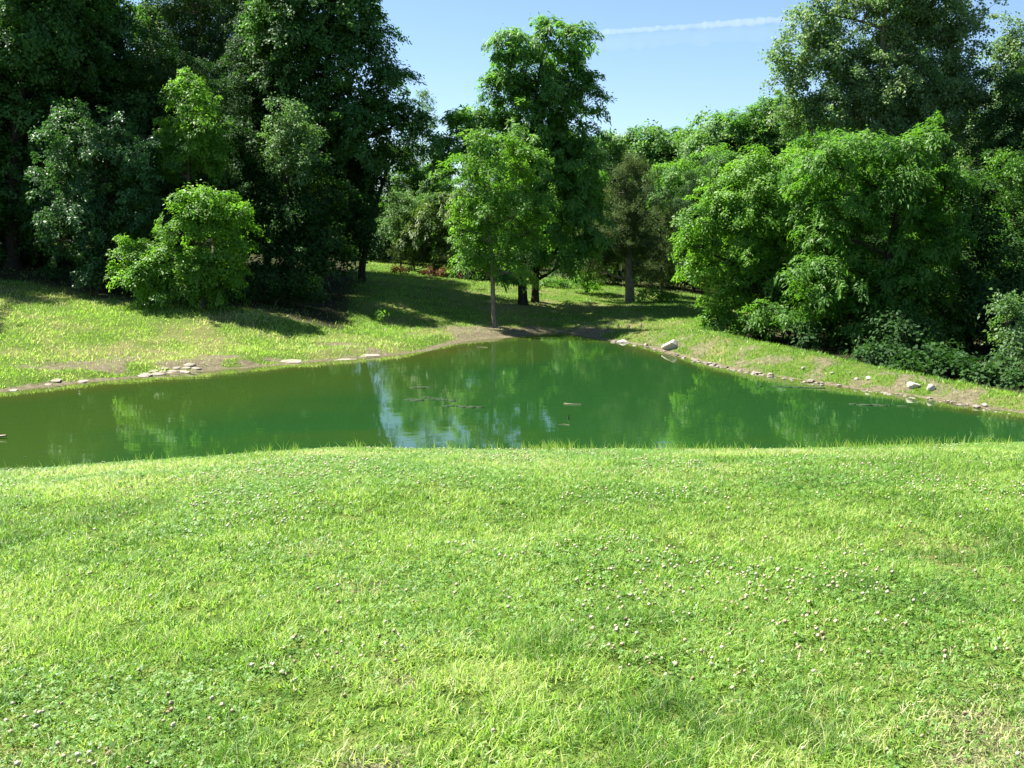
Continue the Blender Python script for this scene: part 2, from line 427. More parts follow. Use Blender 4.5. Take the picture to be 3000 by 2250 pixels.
def grow_tree(name, label, cat, px, D, lobes, spec, bark='bark', r0=.22, depth=1.0, group=None, seed=None, mat=None, mult=1.0,
              stems=None, base=None, py=None, full=1.2):
    """lobes in photo pixels at the tree's own distance: (px, py, rx, ry[, dy metres])"""
    rng = np.random.default_rng(seed if seed is not None else abs(hash(label)) % 10 ** 6)
    S = SPEC[spec]
    x0 = at(px, 800, D)[0] if py is None else at(px, py, D)[0]
    z0 = h1(x0, D); B = np.array((x0, D, z0 - .06))
    root = thing(name, label, cat, B, group)
    LB = []
    for lb in lobes:
        c = at(lb[0], lb[1], D) - B
        rx, rz = lb[2] / 3000 * D * full, lb[3] / 3000 * D * full
        ry = (rx + rz) * .5 * depth
        c[1] += lb[4] if len(lb) > 4 else rng.uniform(-.35, .35) * ry
        LB.append((c, np.array((rx, ry, rz))))
    top = max(c[2] + r[2] * .3 for c, r in LB)
    lowest = min(c[2] - r[2] for c, r in LB)
    # trunk(s)
    T = Tubes(); nodes = []; rads = []
    tc = sum(c[:2] for c, r in LB) / len(LB)
    hi = max(LB, key=lambda a: a[0][2])[0]
    for sx, sy, sr in (stems or [(0, 0, 1.0)]):
        k = 12; s = np.linspace(0, 1, k)
        wob = np.cumsum(rng.normal(0, .035, (k, 2)), 0) * top * .10; wob -= wob[0]
        tx = sx + (hi[0] - sx) * s ** 1.6 * .85 + wob[:, 0]; ty = sy + (hi[1] - sy) * s ** 1.6 * .85 + wob[:, 1]
        pts = np.stack([tx, ty, s * top], -1)
        rr = r0 * sr * ((1 - s) ** .8 * .92 + .06); rr[0] *= 1.35
        pts = np.insert(pts, 1, pts[0] * .65 + pts[1] * .35, 0); rr = np.insert(rr, 1, r0 * sr)
        pts[0, 2] = -.15
        T.add(pts, rr, 9); nodes += list(pts[2:]); rads += list(rr[2:])
    nodes = [np.array(p) for p in nodes]
    for c, r in LB:                               # a limb into every lobe
        A = np.array(nodes); cost = np.linalg.norm(A - c, axis=1) + np.where(A[:, 2] > c[2] - .25 * np.linalg.norm(A[:, :2] - c[:2], axis=1), 3.0, 0)
        i = int(np.argmin(cost)); a = nodes[i]
        L = np.linalg.norm(c - a)
        if L < .3: continue
        s = np.linspace(0, 1, 7)[:, None]
        mid = (a + c) / 2 + np.array((0, 0, -.10 * L)) + rng.normal(0, .06 * L, 3)
        pts = (1 - s) ** 2 * a + 2 * s * (1 - s) * mid + s ** 2 * c
        ra = min(rads[i] * .7, .03 + .022 * L)
        T.add(pts, np.linspace(ra, max(.018, ra * .3), 7), 6)
        nodes += list(pts[1:]); rads += list(np.linspace(ra, ra * .3, 7)[1:])
    # clumps
    C, O, SZ = [], [], []
    for c, r in LB:
        n = max(5, int(S['k'] * 1.35 * mult * (r[0] * r[1] + r[1] * r[2] + r[0] * r[2])))
        d = unit(rng.normal(size=(n, 3)))
        rr = rng.uniform(.25, 1, n) ** .55 * (.78 + .26 * rng.random(n))
        q = unit(rng.normal(size=(4, 3))); lump = sum(np.cos(3.0 * (d @ q[i]) + 6.3 * rng.random()) for i in range(4))
        rr = rr * (1 + .13 * lump)
        out_ = rng.random(n) < .10; rr[out_] = rng.uniform(1.05, 1.42, out_.sum())
        C.append(c + d * r * rr[:, None]); O.append(d); SZ.append(np.where(out_, .62, 1.0))
    C = np.concatenate(C); O = np.concatenate(O); SZ = np.concatenate(SZ)
    keep = C[:, 2] > .15
    C, O, SZ = C[keep], O[keep], SZ[keep]
    A = np.array(nodes)
    for p in C[rng.random(len(C)) < .8]:
        dd = np.linalg.norm(A - p, axis=1) + np.where(A[:, 2] > p[2], .6, 0); i = int(np.argmin(dd)); a = A[i]; L = np.linalg.norm(p - a)
        if L < .15: continue
        s = np.linspace(0, 1, 4)[:, None]
        mid = (a + p) / 2 + rng.normal(0, .08 * L, 3) + np.array((0, 0, .06 * L))
        pts = (1 - s) ** 2 * a + 2 * s * (1 - s) * mid + s ** 2 * p
        T.add(pts, np.linspace(min(rads[i] * .6, .012 + .01 * L), .006, 4), 4)
    T.build('trunk', M[bark], root)
    # leaves
    nC = len(C); m = S['m']
    cn = unit(O * .55 + np.array((0, 0, .8)) + rng.normal(0, .28, (nC, 3)))
    t1 = O + rng.normal(0, .35, (nC, 3)); t1 = unit(t1 - cn * (t1 * cn).sum(1, keepdims=True)); t2 = np.cross(cn, t1)
    rc = S['rc'] * rng.uniform(.6, 1.25, nC) * SZ
    ct = np.clip(rng.normal(.45, .22, nC), 0, 1)
    cnt = np.maximum(8, (1.9 * m * (rc / S['rc']) ** 1.6)).astype(int)
    idx = np.repeat(np.arange(nC), cnt); K = len(idx)
    th = rng.uniform(0, 2 * math.pi, K); rr = np.sqrt(rng.random(K)) * rng.uniform(.75, 1.1, K)
    # ragged clump outline: a few lobes per clump
    ph = rng.uniform(0, 6.28, nC)[idx]; rr = rr * (1 + .28 * np.cos(th * 3 + ph) + .15 * np.cos(th * 5 + 2 * ph))
    asp = S.get('asp', 1.3)
    rad_ = (np.cos(th)[:, None] * asp * t1[idx] + np.sin(th)[:, None] / asp * t2[idx])
    hgt = rng.normal(0, S['flat'] * .6, K) - S['droop'] * .8 * rr ** 2 + .12
    pos = C[idx] + rad_ * (rr * rc[idx])[:, None] + cn[idx] * (hgt * rc[idx])[:, None]
    ln = unit(cn[idx] + rng.normal(0, S['rn'], (K, 3)) * .75 + rad_ * .25)
    ld = unit(rad_ + rng.normal(0, .55, (K, 3)) - np.array((0, 0, S['droop'] * .8)))
    ld = unit(ld - ln * (ld * ln).sum(1, keepdims=True))
    sz = rng.uniform(.65, 1.2, K)
    v = leaf_quads(pos, ld, ln, S['L'] * .78 * sz, S['W'] * .80 * sz * rng.uniform(.8, 1.1, K), rng.uniform(.0, .22, K), np.full(K, S['droop'] * .5))
    tint = np.clip(ct[idx] + rng.normal(0, .22, K), 0, 1.15)
    f = np.arange(K * 4).reshape(-1, 4)
    np_mesh('crown', v, [f], M[mat or spec], {'tint': np.repeat(tint, 4)}, parent=root)
    TREES[name + label] = root
    return root

def copy_tree(src, loc, rz, sc, label, group=None):
    r = src.copy(); COL.objects.link(r); r.location = loc; r.rotation_euler = (0, 0, rz); r.scale = sc
    r['label'] = label
    if group: r['group'] = group
    elif 'group' in r: del r['group']
    for ch in src.children:
        c = ch.copy(); COL.objects.link(c); c.parent = r
    return r

GT = grow_tree
# --- left wood
GT('maple_tree', 'tall dark maple at the left edge of the wood, crown running out of the picture', 'tree', 40, 55,
   [(50, 130, 150, 120), (20, 300, 140, 120), (130, 20, 130, 120), (10, 480, 120, 120), (130, 400, 70, 90), (150, -90, 170, 100), (-90, 200, 130, 160), (-60, 620, 110, 110), (90, 620, 80, 90)], 'maple', 'bark_dark', .4, seed=1)
GT('maple_tree', 'dark maple between the leftmost maple and the pale tall tree, sky notch at its top', 'tree', 300, 59,
   [(250, 60, 130, 110), (330, 130, 95, 90), (360, 240, 80, 80), (230, 220, 110, 110), (290, -70, 110, 100), (200, 360, 100, 90), (330, 360, 100, 90), (420, 330, 70, 90)], 'maple', 'bark_dark', .36, seed=2)
GT('oak_tree', 'rounded blue green oak hanging low at the front of the left wood', 'tree', 300, 50,
   [(240, 430, 100, 85), (330, 420, 105, 80), (190, 540, 85, 90), (360, 560, 100, 100), (230, 660, 95, 85), (330, 690, 85, 70), (420, 470, 60, 65), (170, 680, 50, 50), (270, 550, 100, 90), (410, 640, 50, 50)], 'oak', 'bark_dark', .26, seed=3)
GT('young_tree', 'young yellow green tree with pointed top in the middle of the left wood', 'tree', 545, 51.5,
   [(548, 245, 40, 42), (555, 310, 65, 55), (520, 380, 75, 60), (600, 390, 60, 60), (560, 450, 90, 50), (480, 470, 50, 40), (630, 440, 35, 45)], 'bright', 'bark', .16, seed=4)
GT('poplar_tree', 'tall greyish pale green tree rising behind the young yellow green tree', 'tree', 640, 68,
   [(520, 100, 95, 100), (650, 70, 120, 110), (640, 210, 130, 100), (480, 230, 80, 100), (600, -70, 170, 100), (780, 130, 100, 110), (760, 270, 90, 90), (440, 60, 50, 60)], 'grey', 'bark_pale', .36, seed=5, mult=1.7, full=1.3)
GT('maple_tree', 'tallest dark maple forming the right edge of the left wood against the sky', 'tree', 930, 59,
   [(1050, 25, 80, 90), (960, 40, 110, 110), (1085, 140, 60, 65), (1010, 190, 110, 100), (1135, 235, 58, 50), (1190, 345, 60, 40), (1110, 340, 90, 70), (880, 130, 110, 110), (900, 280, 110, 100), (1000, 330, 110, 90),
    (1000, -80, 120, 90), (850, -70, 110, 100), (800, 60, 80, 90), (1225, 400, 40, 28), (1030, 430, 110, 70)], 'maple', 'bark_dark', .45, seed=6)
GT('willow_tree', 'small grey green tree half hidden inside the dark left wood', 'tree', 850, 53.5,
   [(830, 340, 60, 50), (870, 410, 70, 60), (830, 440, 55, 45), (890, 500, 50, 45)], 'grey', 'bark_dark', .15, seed=7)
GT('elm_sapling', 'bright green bushy sapling with drooping sprays at the foot of the left wood', 'tree', 590, 46.5,
   [(590, 585, 60, 45), (660, 600, 45, 50), (550, 660, 80, 55), (640, 690, 75, 70), (450, 735, 75, 45), (540, 760, 110, 65), (640, 790, 70, 65), (375, 735, 36, 28), (440, 810, 80, 45), (560, 840, 100, 45), (700, 620, 24, 26), (690, 720, 35, 45), (600, 650, 60, 50), (500, 820, 90, 50), (620, 850, 80, 45), (400, 780, 60, 40)], 'bright', 'bark', .14, seed=8, mult=1.1)
GT('maple_tree', 'dark low branched maple with a bare trunk beside the sunlit meadow gap', 'tree', 1060, 61,
   [(1030, 520, 90, 90), (970, 600, 100, 90), (1060, 610, 56, 75), (1030, 700, 66, 50), (1140, 465, 60, 42), (960, 500, 90, 80), (1195, 425, 50, 26), (1070, 545, 50, 50)], 'dark', 'bark_dark', .24, seed=9, mult=1.15, py=815)
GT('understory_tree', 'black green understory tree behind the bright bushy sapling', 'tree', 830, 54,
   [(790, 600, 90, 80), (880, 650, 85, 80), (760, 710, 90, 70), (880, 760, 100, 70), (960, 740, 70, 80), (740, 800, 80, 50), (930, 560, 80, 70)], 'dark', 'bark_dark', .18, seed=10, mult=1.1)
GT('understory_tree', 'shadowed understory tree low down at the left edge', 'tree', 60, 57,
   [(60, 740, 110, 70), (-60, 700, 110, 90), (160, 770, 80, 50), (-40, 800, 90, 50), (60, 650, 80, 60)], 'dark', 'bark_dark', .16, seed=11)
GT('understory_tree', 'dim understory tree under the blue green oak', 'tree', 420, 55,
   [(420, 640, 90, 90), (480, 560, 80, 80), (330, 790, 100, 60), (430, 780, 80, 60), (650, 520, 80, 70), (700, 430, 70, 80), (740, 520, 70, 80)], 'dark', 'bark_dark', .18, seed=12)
GT('shrub', 'small pale leaved shrub left of the bright bushy sapling', 'shrub', 262, 48.5,
   [(262, 760, 38, 30), (285, 800, 40, 32), (250, 825, 28, 22)], 'oak', 'bark', .04, seed=13)
GT('shrub', 'dark weedy shrub in the shade right of the bright bushy sapling', 'shrub', 800, 50,
   [(760, 850, 60, 34), (840, 860, 60, 30), (690, 870, 50, 26), (900, 840, 50, 30)], 'dark', 'bark', .05, seed=14)
GT('shrub', 'dark weedy shrub in the shade below the blue green oak', 'shrub', 160, 53,
   [(150, 830, 90, 30), (60, 845, 80, 26), (230, 850, 60, 24)], 'dark', 'bark', .05, seed=15)
# --- back of the meadow
GT('cedar_tree', 'brownish cedar peeping over the bushes behind the meadow gap', 'tree', 1215, 86,
   [(1215, 465, 34, 34), (1222, 520, 46, 45), (1200, 590, 50, 50), (1240, 620, 50, 60), (1180, 660, 40, 60)], 'cedar', 'bark', .16, seed=16)
GT('shrub', 'grey green bush at the left end of the bush row behind the meadow', 'shrub', 1175, 71,
   [(1165, 590, 38, 38), (1195, 640, 50, 45), (1155, 660, 28, 40), (1235, 590, 45, 40)], 'grey', 'bark', .08, seed=17)
GT('sumac_shrub', 'yellow green sumac with long leaves in the bush row behind the meadow', 'shrub', 1270, 70,
   [(1240, 665, 48, 34), (1290, 640, 55, 50), (1205, 705, 40, 28), (1290, 710, 48, 40), (1330, 600, 45, 50)], 'sumac', 'bark', .07, seed=18)
GT('juniper_shrub', 'brown green juniper bush below the yellow green sumac', 'shrub', 1215, 70.5,
   [(1190, 735, 42, 30), (1240, 750, 50, 30), (1290, 765, 45, 28)], 'cedar', 'bark', .06, seed=19)
GT('ash_tree', 'mid green tree rising between the bush row and the walnut', 'tree', 1330, 76,
   [(1395, 560, 50, 50), (1380, 650, 70, 60), (1340, 710, 60, 50), (1430, 720, 80, 60)], 'locust', 'bark', .18, seed=20)
GT('shrub', 'dark bush at the right end of the bush row, behind the slim tree trunk', 'shrub', 1400, 68,
   [(1370, 770, 50, 32), (1430, 780, 60, 36), (1480, 770, 50, 34)], 'dark', 'bark', .06, seed=21)
GT('elm_tree', 'small mid green tree filling the bush row behind the grey green bush and the sumac', 'tree', 1240, 83,
   [(1165, 540, 40, 40), (1275, 540, 40, 40), (1195, 475, 34, 40), (1290, 480, 34, 44), (1245, 520, 40, 40), (1240, 600, 60, 50), (1170, 640, 50, 50), (1300, 650, 50, 60), (1240, 700, 70, 50), (1150, 720, 50, 40), (1320, 600, 40, 50)], 'locust', 'bark', .14, seed=75, mult=1.2)
for k, (px, lab) in enumerate([(1165, 'rusty dead brush clump at the left end of the bush row'), (1265, 'rusty dead brush clump below the juniper bush'), (1345, 'rusty dead brush clump left of the slim tree trunk')]):
    GT('dead_brush', lab, 'dead brush', px, 68, [(px, 792 + k * 6, 22, 12), (px + 22, 795 + k * 6, 16, 10)], 'brown', 'bark', .02, seed=22 + k, group='dead brush clumps along the bush row')
GT('bare_tree', 'thin sparse twiggy treetop against the sky beside the tallest dark maple', 'tree', 1240, 88,
   [(1235, 290, 22, 22), (1252, 335, 26, 30), (1225, 345, 20, 30), (1265, 365, 18, 20), (1240, 400, 30, 30)], 'grey', 'bark_pale', .12, seed=25, mult=.25)
GT('slim_tree', 'slim bright green young tree with a bare pale trunk at the pond tip', 'tree', 1450, 51,
   [(1400, 420, 50, 32), (1470, 425, 62, 36), (1360, 490, 55, 42), (1440, 500, 90, 50), (1530, 500, 60, 50), (1362, 600, 42, 38), (1420, 600, 80, 50), (1510, 590, 75, 55), (1590, 600, 30, 34), (1388, 680, 58, 42), (1470, 690, 90, 45), (1560, 670, 50, 42),
    (1400, 770, 60, 40), (1500, 780, 60, 40), (1378, 740, 34, 30)], 'bright', 'bark_pale', .135, seed=26, py=945, mult=.95)
GT('walnut_tree', 'tall walnut with a narrow crown towering over the pond tip', 'tree', 1545, 58,
   [(1605, 105, 50, 45), (1680, 125, 42, 45), (1505, 130, 48, 42), (1462, 185, 34, 42), (1570, 200, 90, 55), (1690, 215, 40, 50), (1725, 275, 34, 40), (1650, 310, 85, 60), (1490, 270, 62, 50), (1420, 345, 70, 42), (1350, 372, 48, 34),
    (1540, 390, 100, 60), (1680, 400, 70, 60), (1700, 500, 70, 65), (1600, 510, 95, 70), (1710, 610, 55, 60), (1620, 640, 95, 70), (1700, 730, 60, 50), (1560, 760, 60, 45), (1480, 830, 36, 18), (1310, 440, 42, 44), (1300, 515, 34, 40), (1390, 420, 60, 50), (1600, 250, 60, 50), (1560, 310, 60, 50), (1640, 440, 60, 60)], 'walnut', 'bark_dark', .27, seed=27, full=1.3, mult=.95, py=887,
   stems=[(-.25, 0, 1.0), (.45, .9, .85)])
GT('cedar_tree', 'olive brown cedar with a stout pale trunk on the meadow', 'tree', 1845, 61,
   [(1835, 500, 38, 40), (1840, 560, 55, 40), (1800, 650, 65, 36), (1880, 630, 60, 45), (1760, 690, 60, 34), (1850, 700, 60, 36), (1740, 770, 42, 30), (1800, 755, 50, 32), (1900, 760, 40, 40)], 'cedar', 'bark_pale', .30, seed=28, full=1.5, py=895)
GT('cedar_tree', 'smaller greenish cedar just right of the olive brown cedar', 'tree', 1940, 63.5,
   [(1935, 660, 36, 40), (1945, 720, 46, 40), (1930, 780, 44, 34)], 'cedar', 'bark', .13, seed=29, full=1.4)
GT('shrub', 'yellow green shrub left of the olive brown cedar trunk', 'shrub', 1720, 64,
   [(1715, 760, 34, 34), (1735, 800, 40, 30), (1700, 815, 30, 22)], 'bright', 'bark', .05, seed=30)
GT('shrub', 'low leafy weeds at the wood edge right of the olive brown cedar trunk', 'shrub', 1950, 60,
   [(1900, 862, 36, 12), (1960, 872, 44, 13), (2010, 885, 36, 13)], 'bright', 'bark', .03, seed=31)
GT('shrub', 'low leafy weeds at the wood edge left of the olive brown cedar trunk', 'shrub', 1680, 66,
   [(1630, 830, 30, 10), (1680, 836, 36, 12), (1730, 845, 32, 11)], 'locust', 'bark', .03, seed=32)
GT('shadowed_thicket_tree', 'dark thicket tree behind the olive brown cedar trunk', 'tree', 1800, 70,
   [(1760, 780, 60, 40), (1850, 790, 70, 40), (1940, 800, 60, 40), (1680, 770, 60, 44), (1780, 700, 60, 50), (1900, 700, 60, 50)], 'dark', 'bark_dark', .12, seed=33)
GT('locust_tree', 'light green locust between the cedars and the big bright tree', 'tree', 2000, 72,
   [(1990, 510, 60, 40), (2060, 540, 60, 50), (1960, 580, 52, 50), (2030, 640, 70, 60), (1990, 720, 60, 60), (2080, 680, 60, 60), (2110, 480, 60, 44)], 'bright', 'bark', .2, seed=34, mat='walnut')
# far row
FARG = 'far row of pale trees under the open sky'
far_lobes = [(1765, 432, 55, 45, 0), (1800, 500, 70, 60, 0), (1740, 520, 60, 70, 0), (1770, 610, 70, 60, 0)]
far1 = GT('far_tree', 'pale tree at the left end of the far row, next to the walnut', 'tree', 1770, 83, far_lobes, 'far', 'bark', .25, seed=40, group=FARG)
far2 = GT('far_tree', 'pale rounded tree third from the left in the far row', 'tree', 1930, 85, [(1925, 425, 48, 40, 0), (1960, 480, 60, 55, 0), (1895, 500, 55, 60, 0), (1930, 590, 70, 70, 0)], 'far', 'bark', .25, seed=41, group=FARG)
far3 = GT('far_tree', 'tallest tree of the far row, just left of the tall pale poplar', 'tree', 2200, 81, [(2160, 370, 44, 40, 0), (2225, 345, 44, 45, 0), (2190, 430, 70, 60, 0), (2240, 520, 60, 70, 0), (2150, 520, 60, 60, 0), (2250, 420, 50, 60, 0), (2275, 310, 34, 34, 0)], 'walnut', 'bark', .3, seed=42, group=FARG)
def far_copy(src, px, D, sc, rz, label):
    x = at(px, 700, D)[0]
    copy_tree(src, (x, D, h1(x, D) - .1), rz, (sc, sc, sc), label, FARG)
far_copy(far2, 1850, 87, 1.02, 2.1, 'pale tree second from the left in the far row')
far_copy(far1, 2010, 84, 1.05, 1.2, 'pale tree in the far row behind the light green locust')
far_copy(far2, 2085, 82, 1.12, 4.0, 'pale tree in the far row left of its tallest tree')
far_copy(far1, 1690, 86, .95, 3.3, 'pale tree of the far row half hidden behind the walnut')
# --- right side
GT('poplar_tree', 'huge pale grey green poplar filling the top right of the picture', 'tree', 2570, 61,
   [(2430, 40, 80, 60), (2400, 150, 85, 65), (2330, 225, 62, 45), (2480, 180, 90, 80), (2600, 50, 120, 90), (2720, 40, 110, 95), (2800, 100, 65, 80), (2580, 210, 110, 85), (2720, 210, 110, 90), (2440, 310, 95, 60), (2350, 330, 60, 45),
    (2580, 340, 110, 75), (2740, 340, 110, 80), (2580, -70, 130, 80), (2720, -70, 110, 80), (2820, 260, 60, 80), (2640, 430, 130, 60)], 'pale', 'bark_pale', .5, seed=50, full=1.3)
GT('poplar_tree', 'grey green poplar at the right edge with a separate pointed top', 'tree', 2960, 66,
   [(2955, 110, 32, 45), (2985, 170, 36, 45), (2935, 210, 50, 50), (2990, 270, 55, 60), (2920, 320, 60, 60), (2970, 410, 70, 70), (2900, 460, 60, 60)], 'pale', 'bark_pale', .34, seed=51)
GT('elm_tree', 'broad bright yellow green tree sweeping down to the dam right of the meadow', 'tree', 2230, 47.5,
   [(2330, 480, 80, 50), (2220, 490, 85, 50), (2130, 560, 75, 55), (2260, 590, 100, 65), (2370, 600, 80, 60), (2060, 650, 62, 50), (2170, 680, 95, 65), (2300, 710, 100, 70), (2020, 710, 36, 30), (2090, 770, 80, 50), (2200, 800, 90, 60), (2330, 820, 80, 60), (2040, 800, 50, 30), (2130, 870, 70, 44), (2250, 890, 80, 44), (2200, 600, 80, 70), (2250, 740, 80, 60), (2120, 650, 70, 60)], 'bright', 'bark_dark', .26, seed=52, full=1.34)
GT('elm_tree', 'mid green tree filling the space between the broad yellow green tree and the drooping locust', 'tree', 2400, 45,
   [(2380, 540, 70, 60), (2390, 640, 70, 60), (2370, 740, 70, 60), (2390, 840, 80, 60), (2330, 910, 70, 44), (2420, 930, 70, 40), (2250, 920, 70, 34), (2520, 880, 60, 50)], 'bright', 'bark_dark', .16, seed=76, full=1.3, mat='locust')
GT('locust_tree', 'darker locust with drooping sprays leaning over the dam', 'tree', 2580, 43,
   [(2440, 480, 75, 55), (2570, 440, 95, 60), (2700, 430, 80, 50), (2500, 570, 100, 65), (2640, 560, 110, 70), (2770, 560, 70, 65), (2440, 670, 90, 60), (2580, 690, 110, 70), (2720, 700, 90, 75), (2420, 780, 80, 55), (2540, 810, 100, 60), (2670, 830, 100, 65), (2790, 700, 50, 60), (2400, 870, 50, 34), (2500, 900, 70, 34), (2350, 930, 50, 22), (2475, 985, 55, 20), (2640, 920, 90, 44), (2560, 950, 80, 36), (2720, 880, 90, 50), (2740, 960, 80, 36)], 'locust', 'bark_dark', .28, seed=53, full=1.36)
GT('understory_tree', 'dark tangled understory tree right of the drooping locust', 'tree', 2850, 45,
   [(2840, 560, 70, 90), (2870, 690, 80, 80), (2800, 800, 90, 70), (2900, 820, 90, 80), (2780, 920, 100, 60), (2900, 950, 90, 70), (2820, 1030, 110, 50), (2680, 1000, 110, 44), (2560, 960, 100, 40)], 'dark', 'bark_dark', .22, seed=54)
GT('willow_tree', 'grey green tree at the right edge below the pointed poplar', 'tree', 2985, 50,
   [(2960, 520, 50, 60), (2985, 610, 60, 60), (2950, 700, 40, 60), (2990, 760, 60, 70), (2960, 830, 44, 50)], 'grey', 'bark', .2, seed=55, mat='locust')
GT('willow_shrub', 'blue grey bush at the right edge above the dam', 'shrub', 2985, 36,
   [(2985, 930, 46, 50), (2960, 985, 50, 50), (2995, 1020, 50, 50), (2940, 900, 26, 30)], 'grey', 'bark', .06, seed=56)
GT('shrub', 'bright green shrub at the left foot of the broad yellow green tree', 'shrub', 2110, 47,
   [(2095, 920, 34, 26), (2130, 950, 46, 26), (2090, 955, 28, 16)], 'locust', 'bark', .05, seed=57)
GT('shrub', 'leafy shrub under the broad yellow green tree by the dam crest', 'shrub', 2215, 46,
   [(2185, 950, 46, 28), (2250, 965, 50, 26), (2300, 985, 50, 22)], 'bright', 'bark', .05, seed=58, mat='locust')
GT('shrub', 'black green shrub below the drooping locust behind the dam', 'shrub', 2450, 43,
   [(2380, 985, 60, 30), (2470, 1010, 70, 28), (2560, 1030, 70, 30)], 'dark', 'bark_dark', .05, seed=59)
GT('shrub', 'black green shrub behind the right end of the dam', 'shrub', 2900, 38,
   [(2720, 1060, 80, 32), (2820, 1080, 80, 34), (2920, 1090, 80, 40)], 'dark', 'bark_dark', .05, seed=60)
GT('shrub', 'dark leafy shrub in the shade between the drooping locust and the dam', 'shrub', 2650, 41,
   [(2600, 1000, 80, 44), (2690, 1030, 80, 40), (2640, 950, 80, 40)], 'dark', 'bark_dark', .05, seed=61)
GT('understory_tree', 'dark leafy small tree under the broad yellow green tree and the drooping locust', 'tree', 2390, 47,
   [(2330, 880, 80, 50), (2400, 820, 90, 70), (2440, 920, 80, 50), (2300, 940, 70, 30), (2480, 760, 80, 70)], 'dark', 'bark_dark', .1, seed=62)
GT('understory_tree', 'shadowed small tree at the far right behind the dam', 'tree', 2980, 42,
   [(2940, 880, 90, 70), (3000, 800, 80, 80), (2960, 1010, 90, 60), (3040, 960, 80, 80)], 'dark', 'bark_dark', .12, seed=63)
for px, D, lab in [(985, 79, 'dark bush left of the trunk of the dark low branched maple'), (1070, 80, 'dark bush behind the trunk of the dark low branched maple'), (1130, 78, 'dark bush between the dark low branched maple and the bush row')]:
    GT('shrub', lab, 'shrub', px, D, [(px - 20, 735, 40, 30), (px + 25, 715, 45, 40), (px, 690, 40, 40)], 'dark', 'bark_dark', .06, seed=px)
for px, py, D, lab in [(2590, 1050, 37, 'weedy dark bush just behind the dam crest, under the drooping locust'), (2690, 1072, 35.5, 'weedy dark bush just behind the dam crest, above the two pale stones'), (2790, 1092, 34.5, 'weedy dark bush just behind the dam crest, between the pale stones and the lone stone'), (2890, 1112, 33.5, 'weedy dark bush just behind the dam crest, above the lone pale stone'), (2985, 1125, 32.8, 'weedy dark bush just behind the dam crest at the right picture edge')]:
    GT('shrub', lab, 'shrub', px, D, [(px - 30, py + 12, 50, 22), (px + 30, py + 16, 50, 22), (px, py - 6, 46, 22)], 'dark', 'bark_dark', .03, seed=px, mult=1.6)
# trees deeper in the woods, glimpsed between the front ones
DG = 'trees deeper in the woods'
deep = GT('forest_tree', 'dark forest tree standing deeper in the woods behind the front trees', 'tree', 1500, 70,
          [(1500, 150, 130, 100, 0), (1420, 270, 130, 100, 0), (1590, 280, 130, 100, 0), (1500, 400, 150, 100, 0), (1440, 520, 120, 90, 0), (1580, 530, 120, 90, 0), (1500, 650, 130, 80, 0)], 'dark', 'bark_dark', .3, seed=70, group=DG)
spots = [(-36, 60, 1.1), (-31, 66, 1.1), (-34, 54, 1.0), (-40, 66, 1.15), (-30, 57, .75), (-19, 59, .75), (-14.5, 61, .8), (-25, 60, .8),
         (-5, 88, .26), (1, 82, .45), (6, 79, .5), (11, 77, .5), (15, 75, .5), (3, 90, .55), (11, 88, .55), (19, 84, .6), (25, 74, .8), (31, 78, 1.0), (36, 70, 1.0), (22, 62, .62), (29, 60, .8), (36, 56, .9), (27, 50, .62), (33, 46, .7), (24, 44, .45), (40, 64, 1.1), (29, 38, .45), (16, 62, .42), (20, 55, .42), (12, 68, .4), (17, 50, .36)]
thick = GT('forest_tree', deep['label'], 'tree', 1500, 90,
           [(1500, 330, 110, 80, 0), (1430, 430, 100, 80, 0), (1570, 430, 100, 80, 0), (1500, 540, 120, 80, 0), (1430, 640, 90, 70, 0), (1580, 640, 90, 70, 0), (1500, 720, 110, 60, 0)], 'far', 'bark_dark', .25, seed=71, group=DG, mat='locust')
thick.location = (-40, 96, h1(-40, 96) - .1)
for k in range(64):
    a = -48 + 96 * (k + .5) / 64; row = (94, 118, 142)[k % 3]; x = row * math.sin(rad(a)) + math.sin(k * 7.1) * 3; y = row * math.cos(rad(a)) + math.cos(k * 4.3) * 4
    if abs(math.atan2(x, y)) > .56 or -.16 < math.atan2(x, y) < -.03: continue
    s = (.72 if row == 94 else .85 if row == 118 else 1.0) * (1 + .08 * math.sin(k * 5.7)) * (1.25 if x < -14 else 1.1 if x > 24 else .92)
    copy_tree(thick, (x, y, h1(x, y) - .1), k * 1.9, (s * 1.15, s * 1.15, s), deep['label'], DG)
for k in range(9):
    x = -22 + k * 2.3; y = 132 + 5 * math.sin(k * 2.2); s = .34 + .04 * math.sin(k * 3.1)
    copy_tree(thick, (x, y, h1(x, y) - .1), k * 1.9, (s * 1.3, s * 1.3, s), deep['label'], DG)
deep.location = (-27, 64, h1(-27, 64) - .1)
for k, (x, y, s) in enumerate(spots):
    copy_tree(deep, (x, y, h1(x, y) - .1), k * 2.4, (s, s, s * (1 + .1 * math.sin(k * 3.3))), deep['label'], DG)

copy_tree(deep, (-27.5, 43, h1(-27.5, 43) - .1), 1.0, (.5, .5, .5), 'tree just past the left edge, its shadow falling onto the sunny left bank')
